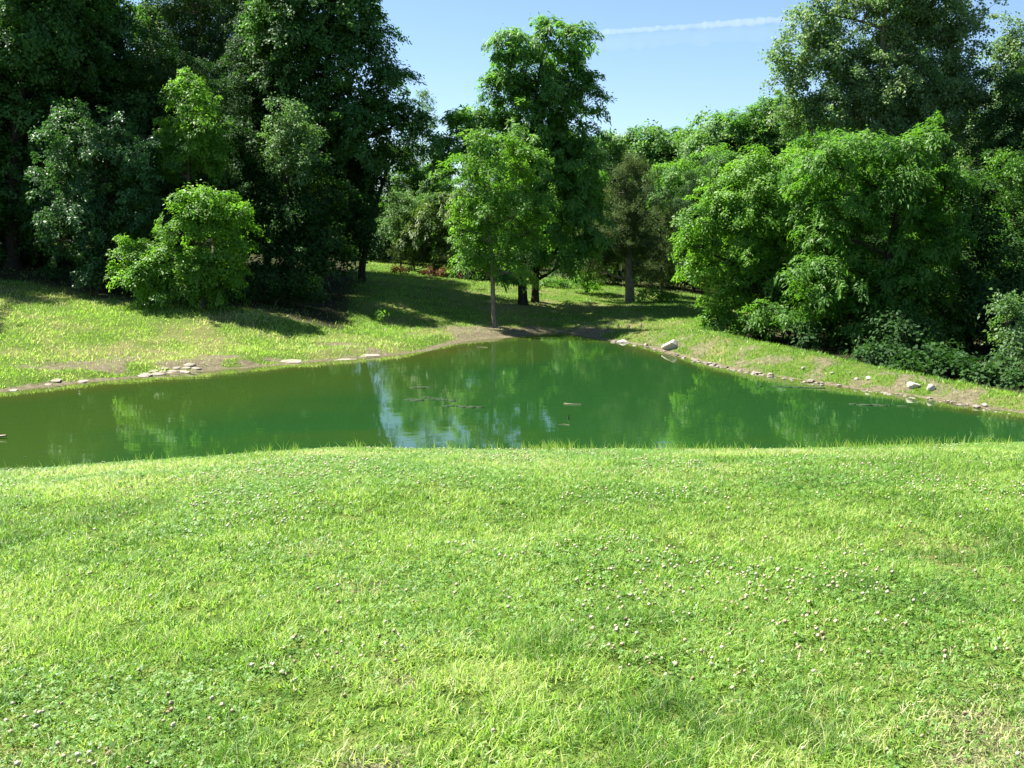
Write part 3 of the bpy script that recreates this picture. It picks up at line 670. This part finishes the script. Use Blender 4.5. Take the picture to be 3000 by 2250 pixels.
# ------------------------------------------------------------------ lawn
def grass_mat(name, stops, tfac=.45):
    m, t, out = nodemat(name)
    c = ramp(t, attr(t, 'tint'), *stops)
    p = N(t, 'ShaderNodeBsdfPrincipled'); t.links.new(c, p.inputs['Base Color'])
    p.inputs['Roughness'].default_value = .5; p.inputs['Specular IOR Level'].default_value = .35
    tr = N(t, 'ShaderNodeBsdfTranslucent'); t.links.new(mixrgb(t, 1.0, c, (1.4, 1.55, .95), 'MULTIPLY'), tr.inputs[0])
    mx = N(t, 'ShaderNodeMixShader'); mx.inputs[0].default_value = tfac
    t.links.new(p.outputs[0], mx.inputs[1]); t.links.new(tr.outputs[0], mx.inputs[2]); t.links.new(mx.outputs[0], out.inputs[0])
    return m
GRASS = grass_mat('grass_blades', [(0, (.062, .150, .022)), (.25, (.165, .300, .042)), (.60, (.320, .460, .080)), (.82, (.43, .47, .19)), (1, (.54, .49, .32))])
CLOVER = grass_mat('clover_leaves', [(0, (.055, .15, .022)), (.6, (.135, .27, .042)), (1, (.22, .36, .07))], .35)

def blades(n_area, ymin, ymax, hmin, hmax, width, seed, xr=.62, segs=2):
    rng = np.random.default_rng(seed)
    area = (ymax ** 2 - ymin ** 2) * xr + (ymax - ymin) * 2
    n = int(n_area * area)
    y = np.sqrt(rng.uniform(ymin ** 2, ymax ** 2, n)); x = rng.uniform(-1, 1, n) * (xr * y + 1)
    # grow in tufts
    tuft = vnoise(x, y, .09, 71) * .6 + fnoise(x, y, .5, 73) * .5
    keep = rng.random(n) < sstep(.28, .66, tuft) * (1 - .85 * sstep(.35, .8, soil_at(x, y)))
    x, y, tuft = x[keep], y[keep], tuft[keep]; n = len(x)
    z = height(x, y)
    patch = fnoise(x, y, 1.3, 75); cool = fnoise(x, y, 2.6, 79)
    for px, py, rr in [(1640, 1900, .32), (620, 2190, .5), (2130, 2130, .5), (2640, 1740, .45), (1900, 1830, .25), (400, 1500, .6), (2750, 1640, .3), (1900, 2240, .3)]:
        c0 = lawn_pt(px, py); cool = np.maximum(cool, .9 * sstep(1.5, .5, np.hypot(x - c0[0], (y - c0[1]) * 1.4) / rr + (vnoise(x, y, .3, 83) - .5)))
    hgt = rng.uniform(hmin, hmax, n) * (.45 + .9 * patch + .5 * (vnoise(x, y, .28, 76) - .4)) * (1 + .6 * sstep(.6, .75, cool))
    az = rng.uniform(0, 2 * math.pi, n); lean = rng.uniform(.15, 1.5, n)
    fa = az + rng.normal(0, .8, n)
    d = np.stack([np.cos(az), np.sin(az)], -1); s = np.stack([-np.sin(fa), np.cos(fa)], -1)
    wd = width * rng.uniform(.6, 1.3, n) * (1 - .35 * sstep(.6, .75, cool))
    dryp = rng.random(n)
    mott = fnoise(x, y, .45, 77)
    tint = np.clip(.42 + (patch - .5) * .6 + (mott - .5) * .65 + rng.normal(0, .23, n) - .28 * sstep(.55, .7, cool), 0, .8)
    tint = np.where(dryp < .07 + .3 * sstep(.52, .7, dry_at(x, y)) + .5 * sstep(7.5, 11, y) * sstep(.48, .66, fnoise(x, y * 2.2, 1.6, 88)) + .35 * sstep(2.2, .6, np.hypot(x - 2.6, (y - 3.4) * 1.3)) + .5 * soil_at(x, y), rng.uniform(.78, 1, n), tint)
    base = np.stack([x, y, z - .005], -1)
    lv = [(0, 0, 1), (.5, .28, .85), (1.0, 1.0, 0)] if segs == 2 else [(0, 0, 1), (1, .7, 0)]
    V = []
    for (t, off, ww) in lv:
        c = base + np.concatenate([d * (off * lean * hgt)[:, None], (t * hgt * (1 - .28 * lean * t))[:, None]], 1)
        if ww > 0:
            sd_ = np.concatenate([s * (wd * ww * .5)[:, None], np.zeros((n, 1))], 1)
            V += [c - sd_, c + sd_]
        else: V.append(c)
    k = len(V); v = np.stack(V, 1).reshape(-1, 3)
    b = np.arange(n)[:, None] * k
    q = [b + np.array([[0, 1, 3, 2]]), ] if segs == 2 else []
    tri = b + (np.array([[2, 3, 4]]) if segs == 2 else np.array([[0, 1, 2]]))
    return v, q, tri, np.repeat(tint, k)

def join(parts):
    V, Q, T_, A = [], [], [], []; off = 0
    for v, q, t, a in parts:
        V.append(v); Q += [x + off for x in q]; T_.append(t + off); A.append(a); off += len(v)
    return np.concatenate(V), Q + T_, np.concatenate(A)

v, f, a = join([blades(9500, 2.2, 5.5, .020, .068, .0056, 101), blades(6500, 5.5, 9, .020, .068, .0070, 102), blades(4300, 9, 13, .022, .070, .0090, 103), blades(3400, 13, 18, .025, .065, .0105, 104, segs=1)])
o = np_mesh('lawn_grass', v, f, GRASS, {'tint': a}); tag(o, 'bright sunlit mown grass of the foreground lawn', 'grass', kind='stuff')

def clover(seed=111):
    rng = np.random.default_rng(seed)
    n = 300000
    y = np.sqrt(rng.uniform(2.2 ** 2, 15 ** 2, n)); x = rng.uniform(-1, 1, n) * (.62 * y + 1)
    pt = fnoise(x, y, 1.7, 81)
    keep = (rng.random(n) < (.12 + .88 * sstep(.40, .60, pt)) * (1 - .8 * soil_at(x, y))); x, y = x[keep], y[keep]; n = len(x)
    z = height(x, y) + rng.uniform(.008, .045, n)
    az = rng.uniform(0, 6.28, n); R = rng.uniform(.005, .0105, n) * (1 + .04 * y)
    tilt = rng.normal(0, .35, (n, 2))
    V = []
    for k in range(3):
        th = az + k * 2.094
        d = np.stack([np.cos(th), np.sin(th), tilt[:, 0] * np.cos(th) + tilt[:, 1] * np.sin(th)], -1); s = np.stack([-np.sin(th), np.cos(th), tilt[:, 1] * np.cos(th) - tilt[:, 0] * np.sin(th)], -1)
        c = np.stack([x, y, z], -1); Rk = R[:, None]
        V += [c, c + d * Rk * .75 - s * Rk * .55, c + d * Rk * 1.25 + np.array((0, 0, -.002)), c + d * Rk * .75 + s * Rk * .55]
    v = np.stack(V, 1).reshape(-1, 3)
    f = np.arange(n * 12).reshape(-1, 4)
    t = np.clip(rng.normal(.5, .25, n), 0, 1)
    o = np_mesh('clover', v, [f], CLOVER, {'tint': np.repeat(t, 12)}); tag(o, 'low clover leaves carpeting the lawn between the grass', 'clover', kind='stuff')
clover()

# clover flower heads: the nearest ones are objects of their own, the rest one mass
def head_geom(r=.0088):
    vs = []; fs = []
    rings, seg = 5, 8
    for i in range(rings):
        ph = math.pi * (i + .5) / rings
        for j in range(seg):
            th = 2 * math.pi * (j + .5 * (i % 2)) / seg; k = r * (1 + .34 * ((i * 3 + j * 5) % 4 - 1.5) / 1.5)
            vs.append((k * math.sin(ph) * math.cos(th), k * math.sin(ph) * math.sin(th), k * .92 * math.cos(ph)))
    for i in range(rings - 1):
        for j in range(seg):
            fs.append((i * seg + j, (i + 1) * seg + j, (i + 1) * seg + (j + 1) % seg, i * seg + (j + 1) % seg))
    vs += [(0, 0, r), (0, 0, -r)]; a, b = len(vs) - 2, len(vs) - 1
    tr = [(a, j, (j + 1) % seg) for j in range(seg)] + [(b, (rings - 1) * seg + (j + 1) % seg, (rings - 1) * seg + j) for j in range(seg)]
    return np.array(vs), np.array(fs), np.array(tr)

def flower_mat():
    m, t, out = nodemat('clover_blossom')
    c = ramp(t, attr(t, 'tint'), (0, (.17, .11, .055)), (.35, (.31, .245, .145)), (.65, (.41, .365, .235)), (1, (.48, .46, .33)))
    p = N(t, 'ShaderNodeBsdfPrincipled'); t.links.new(c, p.inputs['Base Color']); p.inputs['Roughness'].default_value = .9
    t.links.new(p.outputs[0], out.inputs[0]); return m
def flowers():
    rng = np.random.default_rng(121); FM = flower_mat()
    n = 40000
    y = np.sqrt(rng.uniform(2.4 ** 2, 14 ** 2, n)); x = rng.uniform(-1, 1, n) * (.60 * y + .3)
    pt = fnoise(x, y, 1.7, 81); cl = fnoise(x, y, .8, 91)
    keep = rng.random(n) < (.10 + sstep(.42, .60, pt)) * (.12 + sstep(.4, .75, cl)) * .36; x, y = x[keep], y[keep]
    order = np.argsort(y); x, y = x[order], y[order]; z = height(x, y)
    hv, hq, ht = head_geom()
    protos = []
    for k, tn in enumerate((.1, .35, .6, .85)):
        me = np_mesh('blossom', hv, [hq, ht], FM, {'tint': tn + .2 * rng.normal(size=len(hv)) + hv[:, 2] / .0088 * .25})
        st = Tubes(); st.add([(0, 0, -.06), (.003, 0, -.03), (0, 0, -.008)], [.0012] * 3, 4); so = st.build('stem', CLOVER)
        protos.append((me, so))
    lab = ['faded brown clover blossom head in the foreground lawn', 'browning clover blossom head in the foreground lawn', 'cream clover blossom head in the foreground lawn', 'fresh white clover blossom head in the foreground lawn']
    k = rng.choice(4, len(x), p=[.16, .30, .36, .18]); hz = rng.uniform(.022, .055, len(x))
    first = [True] * 4
    vis = np.where(np.abs(x) < .5 * y)[0][:300]; sel = set(vis.tolist())
    for i in vis:
        b, s = protos[k[i]]
        r = thing('clover_flower', lab[k[i]], 'clover flower', (x[i], y[i], z[i] + hz[i] * .8), 'clover flowers in the foreground lawn: ' + lab[k[i]].split(' clover')[0])
        r.rotation_euler = (rng.normal(0, .3), rng.normal(0, .3), rng.uniform(0, 6)); sc_ = rng.uniform(.55, 1.2); r.scale = (sc_,) * 3
        if first[k[i]]: b.parent = r; s.parent = r; first[k[i]] = False
        else:
            for q in (b, s):
                c = q.copy(); COL.objects.link(c); c.parent = r
    rest = np.array([i for i in range(len(x)) if i not in sel])
    m = len(rest); sc_ = rng.uniform(.5, 1.1, m)
    v = hv[None] * sc_[:, None, None] + np.stack([x[rest], y[rest], z[rest] + hz[rest]], -1)[:, None]
    off = (np.arange(m) * len(hv))[:, None, None]
    tn = np.array([.1, .35, .6, .85])[k[rest]][:, None] + rng.normal(0, .2, (m, len(hv))) + hv[:, 2][None] / .0088 * .25
    o = np_mesh('clover_flowers', v.reshape(-1, 3), [(hq[None] + off).reshape(-1, 4), (ht[None] + off).reshape(-1, 3)], FM, {'tint': tn.ravel()})
    tag(o, 'pale clover blossoms scattered over the farther lawn', 'clover flowers', kind='stuff')
flowers()

# taller blades along the brow
def brow():
    rng = np.random.default_rng(131); parts = []
    xs, ys, hs = [], [], []
    for px in np.r_[rng.uniform(-100, 3100, 230), rng.normal(1610, 35, 60), rng.uniform(2450, 3000, 90), rng.uniform(1500, 2200, 60)]:
        yy = rng.uniform(12.0, 14.2); x = (px - 1500) / 3000 * yy; xs.append(x); ys.append(yy); hs.append(rng.uniform(.10, .22))
    xs, ys, hs = map(np.array, (xs, ys, hs)); rep = 3; xs = np.repeat(xs, rep) + rng.normal(0, .03, len(xs) * rep); ys = np.repeat(ys, rep) + rng.normal(0, .03, len(ys) * rep); hs = np.repeat(hs, rep) * rng.uniform(.6, 1.1, len(hs) * rep)
    n = len(xs); z = height(xs, ys); az = rng.uniform(0, 6.28, n); d = np.stack([np.cos(az), np.sin(az) * .4], -1); lean = rng.uniform(.05, .6, n)
    base = np.stack([xs, ys, z], -1); V = []
    for t, off, ww in [(0, 0, .008), (.5, .2, .006), (1, 1, 0)]:
        c = base + np.concatenate([d * (off * lean * hs)[:, None], (t * hs * (1 - .2 * lean * t))[:, None]], 1)
        V += [c - np.array((ww / 2, 0, 0)), c + np.array((ww / 2, 0, 0))] if ww else [c]
    v = np.stack(V, 1).reshape(-1, 3); b = np.arange(n)[:, None] * 5
    o = np_mesh('tall_grass', v, [b + np.array([[0, 1, 3, 2]]), b + np.array([[2, 3, 4]])], GRASS, {'tint': np.repeat(rng.uniform(.2, .85, n), 5)})
    tag(o, 'taller grass blades sticking up along the brow above the water', 'grass', kind='stuff')
brow()

# meadow and bank grass beyond the pond
def meadow():
    rng = np.random.default_rng(141)
    n = 520000
    y = rng.uniform(26, 82, n); x = rng.uniform(-.56, .56, n) * y
    sd = pond_sd(x, y); lt = litter_shade_at(x, y); so = soil_at(x, y)
    keep = (sd > .25) & (rng.random(n) < (1 - .9 * sstep(.2, .7, lt)) * (1 - .88 * sstep(.25, .7, so)) * (.35 + .65 * sstep(.3, .6, fnoise(x, y, .8, 97))))
    x, y = x[keep], y[keep]; n = len(x); z = height(x, y)
    hgt = rng.uniform(.05, .15, n) * (.6 + .8 * fnoise(x, y, 2, 98)); az = rng.uniform(0, 6.28, n); fa = rng.uniform(0, 3.14, n); lean = rng.uniform(.2, 1.1, n); wd = rng.uniform(.010, .026, n)
    s = np.stack([np.cos(fa) * wd, np.sin(fa) * wd, np.zeros(n)], -1); b = np.stack([x, y, z - .01], -1)
    tip = b + np.stack([np.cos(az) * lean * hgt, np.sin(az) * lean * hgt, hgt], -1)
    v = np.stack([b - s, b + s, tip], 1).reshape(-1, 3)
    near_left = sstep(52, 44, y) * sstep(2, -4, x)
    tint = np.clip(.24 + (fnoise(x, y, 3, 99) - .5) * .5 + rng.normal(0, .09, n) + .16 * near_left, 0, .8)
    tint = np.where(rng.random(n) < .03 + near_left * .34 * sstep(.35, .6, dry_at(x, y)), rng.uniform(.8, 1, n), tint)
    o = np_mesh('meadow_grass', v, [np.arange(n * 3).reshape(-1, 3)], GRASS, {'tint': np.repeat(tint, 3)})
    tag(o, 'short grass on the meadow, the far banks and the dam beyond the pond', 'grass', kind='stuff')
meadow()

# ------------------------------------------------------------------ stones
def stone_mat(name, ca, cb):
    m, t, out = nodemat(name)
    tc = N(t, 'ShaderNodeTexCoord'); n = noise(t, 9, 6, .65, tc.outputs['Object'])
    c = ramp(t, n.outputs[0], (.3, ca), (.65, cb))
    p = N(t, 'ShaderNodeBsdfPrincipled'); t.links.new(c, p.inputs['Base Color']); p.inputs['Roughness'].default_value = .9; p.inputs['Specular IOR Level'].default_value = .2
    b = N(t, 'ShaderNodeBump'); b.inputs['Strength'].default_value = .6; b.inputs['Distance'].default_value = .03
    t.links.new(n.outputs[0], b.inputs['Height']); t.links.new(b.outputs[0], p.inputs['Normal']); t.links.new(p.outputs[0], out.inputs[0])
    return m
ST_W = stone_mat('white_limestone', (.34, .31, .25), (.56, .52, .44)); ST_G = stone_mat('tan_limestone', (.15, .13, .10), (.34, .30, .24))
import bmesh
def stone_mesh(seed, mat, flat=.6, pts=16):
    rng = random.Random(seed); bm = bmesh.new()
    for _ in range(pts):
        v = [rng.gauss(0, 1) for _ in range(3)]; L = math.sqrt(sum(c * c for c in v)) or 1
        bm.verts.new((v[0] / L * .5, v[1] / L * .5, v[2] / L * .5 * flat))
    bmesh.ops.convex_hull(bm, input=bm.verts)
    bmesh.ops.delete(bm, geom=[v for v in bm.verts if not v.link_faces], context='VERTS')
    bmesh.ops.bevel(bm, geom=list(bm.edges), offset=.035, segments=2, affect='EDGES')
    me = bpy.data.meshes.new('stone'); bm.to_mesh(me); bm.free(); me.materials.append(mat)
    return me
SM_W = [stone_mesh(i, ST_W, .7) for i in range(4)]; SM_G = [stone_mesh(10 + i, ST_G, .55) for i in range(5)]; SM_F = [stone_mesh(20 + i, ST_G, .22) for i in range(3)]
def stone(me, px, py, sx, sy, sz, label, group=None, name='stone', sink=.25):
    p = on_level(px, py, .03); z = h1(p[0], p[1])
    o = bpy.data.objects.new(name, me); COL.objects.link(o); o.location = (p[0], p[1], max(z, -.03) + sz * (.5 - sink) * .5)
    o.scale = (sx, sy, sz); o.rotation_euler = (random.uniform(-.15, .15), random.uniform(-.15, .15), random.uniform(0, 6.28))
    if name == 'rock_slab': o.rotation_euler = (.13, 0, o.rotation_euler.z * .1); o.scale.z *= .8; o.location.z -= .06
    tag(o, label, 'stone', group); return o
random.seed(5)
b = stone(SM_W[0], 1962, 1027, .82, .66, .95, 'big white boulder at the waterline of the right bank', name='boulder', sink=.1); b.rotation_euler = (.1, -.25, .4)
stone(SM_W[1], 1822, 1001, .7, .42, .4, 'flat white stone at the water left of the big white boulder')
stone(SM_W[2], 2676, 1147, .46, .36, .46, 'larger of two pale stones side by side on the right bank')
stone(SM_W[3], 2724, 1154, .36, .32, .4, 'smaller of two pale stones side by side on the right bank')
stone(SM_W[1], 2886, 1190, .24, .2, .18, 'lone pale stone at the right end of the dam waterline')
stone(SM_W[2], 2352, 1098, .26, .2, .22, 'white stone below the bare earth patch on the dam')
stone(SM_G[0], 1893, 1012, .3, .26, .28, 'tan stone between the flat white stone and the boulder')
stone(SM_W[0], 2437, 1111, .2, .18, .2, 'small white stone right of the bare earth patch on the dam')
stone(SM_W[3], 2508, 1124, .2, .15, .16, 'small white stone midway along the dam waterline')
stone(SM_W[1], 2544, 1127, .24, .2, .24, 'pointed pale stone midway along the dam waterline')
stone(SM_F[0], 845, 1060, 1.3, .7, .5, 'flat rock slab in the grass edge of the left bank', name='rock_slab')
stone(SM_F[1], 1015, 1052, 1.7, .8, .45, 'long pale rock slab at the waterline of the left bank', name='rock_slab')
stone(SM_F[2], 1085, 1043, 1.0, .6, .55, 'tilted rock slab at the right end of the long pale slab', name='rock_slab')
GL, GR = 'stone ledge along the left waterline', 'small stones along the right waterline'
for k in range(26):
    px = 410 + k * 8.6 + random.uniform(-7, 7) if k < 20 else random.uniform(20, 420)
    s = random.uniform(.22, .55)
    py = np.interp(px, [p[0] for p in SHORE_PX], [p[1] for p in SHORE_PX]) - random.uniform(1, 12)
    q = stone(random.choice(SM_F + SM_G[:2]), px, py, s, s * .8, s * .32, 'flat weathered stone of the ledge along the left waterline', GL, sink=.4); q.rotation_euler = (.16, 0, random.uniform(-.4, .4))
for k in range(170):
    px = random.uniform(1790, 2960) if k > 60 else random.uniform(1980, 2330)
    s = abs(random.gauss(.09, .06)) + .07
    py = np.interp(px, [p[0] for p in SHORE_PX], [p[1] for p in SHORE_PX]) - random.uniform(-2, 4)
    stone(random.choice(SM_G), px, py, s, s * .8, s * .8, 'small tan stone in the row along the right waterline', GR)
for k in range(14):
    px = random.uniform(1640, 1790); py = random.uniform(958, 972); s = random.uniform(.1, .3)
    stone(random.choice(SM_G + SM_F), px, py, s, s, s * .6, 'pale stone in the bare mud at the pond tip', 'stones in the mud at the pond tip')

# ------------------------------------------------------------------ things on and beside the water
def simple(name, mcol, rough=.8):
    m, t, out = nodemat(name); tc = N(t, 'ShaderNodeTexCoord'); n = noise(t, 14, 4, .6, tc.outputs['Object'])
    c = ramp(t, n.outputs[0], (.3, tuple(x * .6 for x in mcol)), (.7, mcol)); p = N(t, 'ShaderNodeBsdfPrincipled')
    t.links.new(c, p.inputs['Base Color']); p.inputs['Roughness'].default_value = rough; t.links.new(p.outputs[0], out.inputs[0]); return m
WOOD, WOOD_D, ALGA = simple('weathered_wood', (.36, .29, .2)), simple('wet_dark_wood', (.03, .025, .02)), simple('floating_algae', (.022, .052, .012), 1.0)
def stick(px, py, dx, r, mat, label, name='stick', bend=.1, rise=.0):
    p = on_level(px, py); o_ = Tubes(); s = np.linspace(0, 1, 8)
    pts = np.stack([s * dx[0], s * dx[1] + np.sin(s * 3.14) * bend, .012 + s * rise + 0 * s], -1)
    o_.add(pts, np.linspace(r, r * .5, 8), 6); o = o_.build(name, mat); o.location = p; tag(o, label, 'stick'); return o
stick(1652, 1183, (.5, -.16), .014, WOOD, 'pale curved stick floating in the middle of the pond', bend=-.05)
stick(1636, 1246, (.3, -.04), .008, WOOD, 'thin pale twig floating nearest the lawn, below the curved stick')
stick(1665, 1228, (.02, 0), .025, WOOD_D, 'dark stub poking up out of the middle of the pond', 'stump', 0, .12)
stick(-40, 1286, (.46, .06), .05, WOOD, 'half sunk weathered log at the left edge of the water', 'log', .03, .06)
stick(1395, 1018, (.5, -.1), .014, WOOD, 'stick lying in the shallows near the pond tip', 'stick', .1)

def mat_patch(px, py, rx, ry, seed, label, rot=0.):
    rng = np.random.default_rng(seed); p = on_level(px, py); V = []; F = []; n = 0
    for k in range(22):
        c = rng.normal(0, .42, 2) * (rx, ry); m = 9; th = np.linspace(0, 6.283, m, endpoint=False)
        r = rng.uniform(.02, .09) * rng.uniform(.6, 1.3, m); pts = np.stack([c[0] + np.cos(th) * r * 2.0, c[1] + np.sin(th) * r], -1)
        R = np.array([[math.cos(rot), -math.sin(rot)], [math.sin(rot), math.cos(rot)]]); pts = pts @ R.T
        top = np.concatenate([pts, np.full((m, 1), .010 + .0006 * k)], 1); bot = np.concatenate([pts * 1.02, np.full((m, 1), -.01)], 1)
        V += [top, bot, [[*(R @ c), .012 + .0006 * k]]]
        i = np.arange(m); j = (i + 1) % m
        F += list(np.stack([n + i, n + j, np.full(m, n + 2 * m)], -1)); F += list(np.stack([n + m + i, n + m + j, n + j], -1)); F += list(np.stack([n + m + i, n + j, n + i], -1)); n += 2 * m + 1
    o = np_mesh('algae_mat', np.concatenate([np.array(q) for q in V]), [np.array(F)], ALGA); o.location = (p[0], p[1], .002); tag(o, label, 'algae mat'); return o
mat_patch(1365, 1193, .5, .16, 1, 'widest yellow green algae mat right of the sky reflection', -.5)
mat_patch(1290, 1170, .7, .08, 2, 'thin string of algae leading up to the widest algae mat', -.6)
mat_patch(1215, 1172, .16, .12, 3, 'small grey green algae scrap above the sky reflection')
mat_patch(1230, 1136, .5, .06, 4, 'narrow algae streak farther up the pond toward the slim tree', -.1)
mat_patch(2570, 1188, .9, .10, 5, 'algae streak floating off the two pale stones', -.2)
mat_patch(2330, 1135, 1.2, .08, 6, 'long thin algae streak close to the dam', -.25)
def flecks():
    rng = np.random.default_rng(151); n = 900
    px = rng.uniform(0, 3000, n); py = rng.uniform(1060, 1340, n); V = []
    P = np.array([on_level(a, b_) for a, b_ in zip(px, py)]); sd = pond_sd(P[:, 0], P[:, 1])
    keep = (sd < -.6) & (rng.random(n) < .15 + .85 * sstep(.48, .66, fnoise(P[:, 0], P[:, 1], 3.5, 161)))
    P = P[keep]; n = len(P); th = np.linspace(0, 6.283, 6, endpoint=False)
    r = rng.uniform(.006, .022, n); e = rng.uniform(1, 3, n)
    pts = P[:, None] + np.stack([np.cos(th)[None] * (r * e)[:, None], np.sin(th)[None] * r[:, None], np.full((n, 6), .007)], -1)
    o = np_mesh('algae_flecks', pts.reshape(-1, 3), [np.arange(n * 6).reshape(-1, 6)], ALGA); tag(o, 'tiny flecks of algae and seed fluff afloat on the pond', 'algae', kind='stuff')
flecks()

def twigs(px, py, D, n, hgt, label, name, mat, seed, leaves=0, cat='weed'):
    rng = np.random.default_rng(seed); x = at(px, py, D)[0]; B = np.array((x, D, h1(x, D) - .03)); r = thing(name, label, cat, B); T_ = Tubes(); tips = []
    for _ in range(n):
        a = rng.uniform(0, 6.28); l = rng.uniform(.1, .6) * hgt; h = hgt * rng.uniform(.6, 1); b0 = np.append(rng.normal(0, .12, 2) * hgt, 0)
        s = np.linspace(0, 1, 5)[:, None]; pts = b0 + s * np.array((0, 0, h)) + s ** 2 * np.array((math.cos(a) * l, math.sin(a) * l, 0)); T_.add(pts, np.linspace(.012, .005, 5), 4); tips.append(pts)
    T_.build('stem', mat, r)
    if leaves:
        P = np.concatenate(tips); P = P[rng.integers(0, len(P), leaves)] + rng.normal(0, .07, (leaves, 3)); d = unit(rng.normal(size=(leaves, 3))); nn = unit(rng.normal(size=(leaves, 3)) + np.array((0, 0, 1)))
        np_mesh('foliage', leaf_quads(P, d, nn, np.full(leaves, .14), np.full(leaves, .06), np.zeros(leaves), np.full(leaves, .2)), [np.arange(leaves * 4).reshape(-1, 4)], M['bright'], {'tint': np.repeat(rng.random(leaves), 4)}, parent=r)
    return r
for px, lab in [(1780, 'dead weed stems at the left of the row above the pond tip'), (1812, 'dead weed stems in the middle of the row above the pond tip'), (1842, 'tangled dead weed stems right of the middle of the row above the pond tip'), (1878, 'dead weed stems at the right end of the row above the pond tip')]:
    twigs(px, 955, 50, 9, .34, lab, 'dead_weed', WOOD, px)
twigs(1115, 925, 50, 10, .7, 'tall leafy weed on the sunny left bank at the shadow edge', 'weed', M['bark'], 3, 120)
twigs(2092, 968, 47, 9, .85, 'dark upright weed in front of the shrubs right of the meadow', 'weed', M['bark_dark'], 4, 140)

# ------------------------------------------------------------------ contrail, far above everything
def contrail():
    A, B_ = at(1600, 106, 9000), at(2480, 44, 9000)
    r = thing('contrail', 'thin white aircraft contrail slanting across the blue sky', 'contrail', (A + B_) / 2)
    def vol(name, dens):
        m, t, out = nodemat(name); v = N(t, 'ShaderNodeVolumePrincipled'); v.inputs['Color'].default_value = (1, 1, 1, 1); v.inputs['Density'].default_value = dens; v.inputs['Anisotropy'].default_value = .3
        t.links.new(v.outputs[0], out.inputs[1]); return m
    for nm, R, n, dz, dens, seed in (('streak', 27, 90, 0, .0034, 1), ('veil', 70, 40, -95, .00028, 2)):
        rng = np.random.default_rng(seed); T_ = Tubes(); s = np.linspace(0, 1, n)[:, None]
        pts = (A - (A + B_) / 2) * (1 - s) + (B_ - (A + B_) / 2) * s + np.array((0, 0, dz)) + rng.normal(0, R * .1, (n, 3))
        rr = R * (.75 + .35 * rng.random(n)) * np.clip(np.sin(np.linspace(.15, 2.6, n)) * 1.7, .03, 1) * (.8 + .5 * vnoise(np.arange(n), np.zeros(n), 7, seed))
        T_.add(pts, rr, 12); T_.build(nm, vol(nm + '_vapour', dens), r)
contrail()
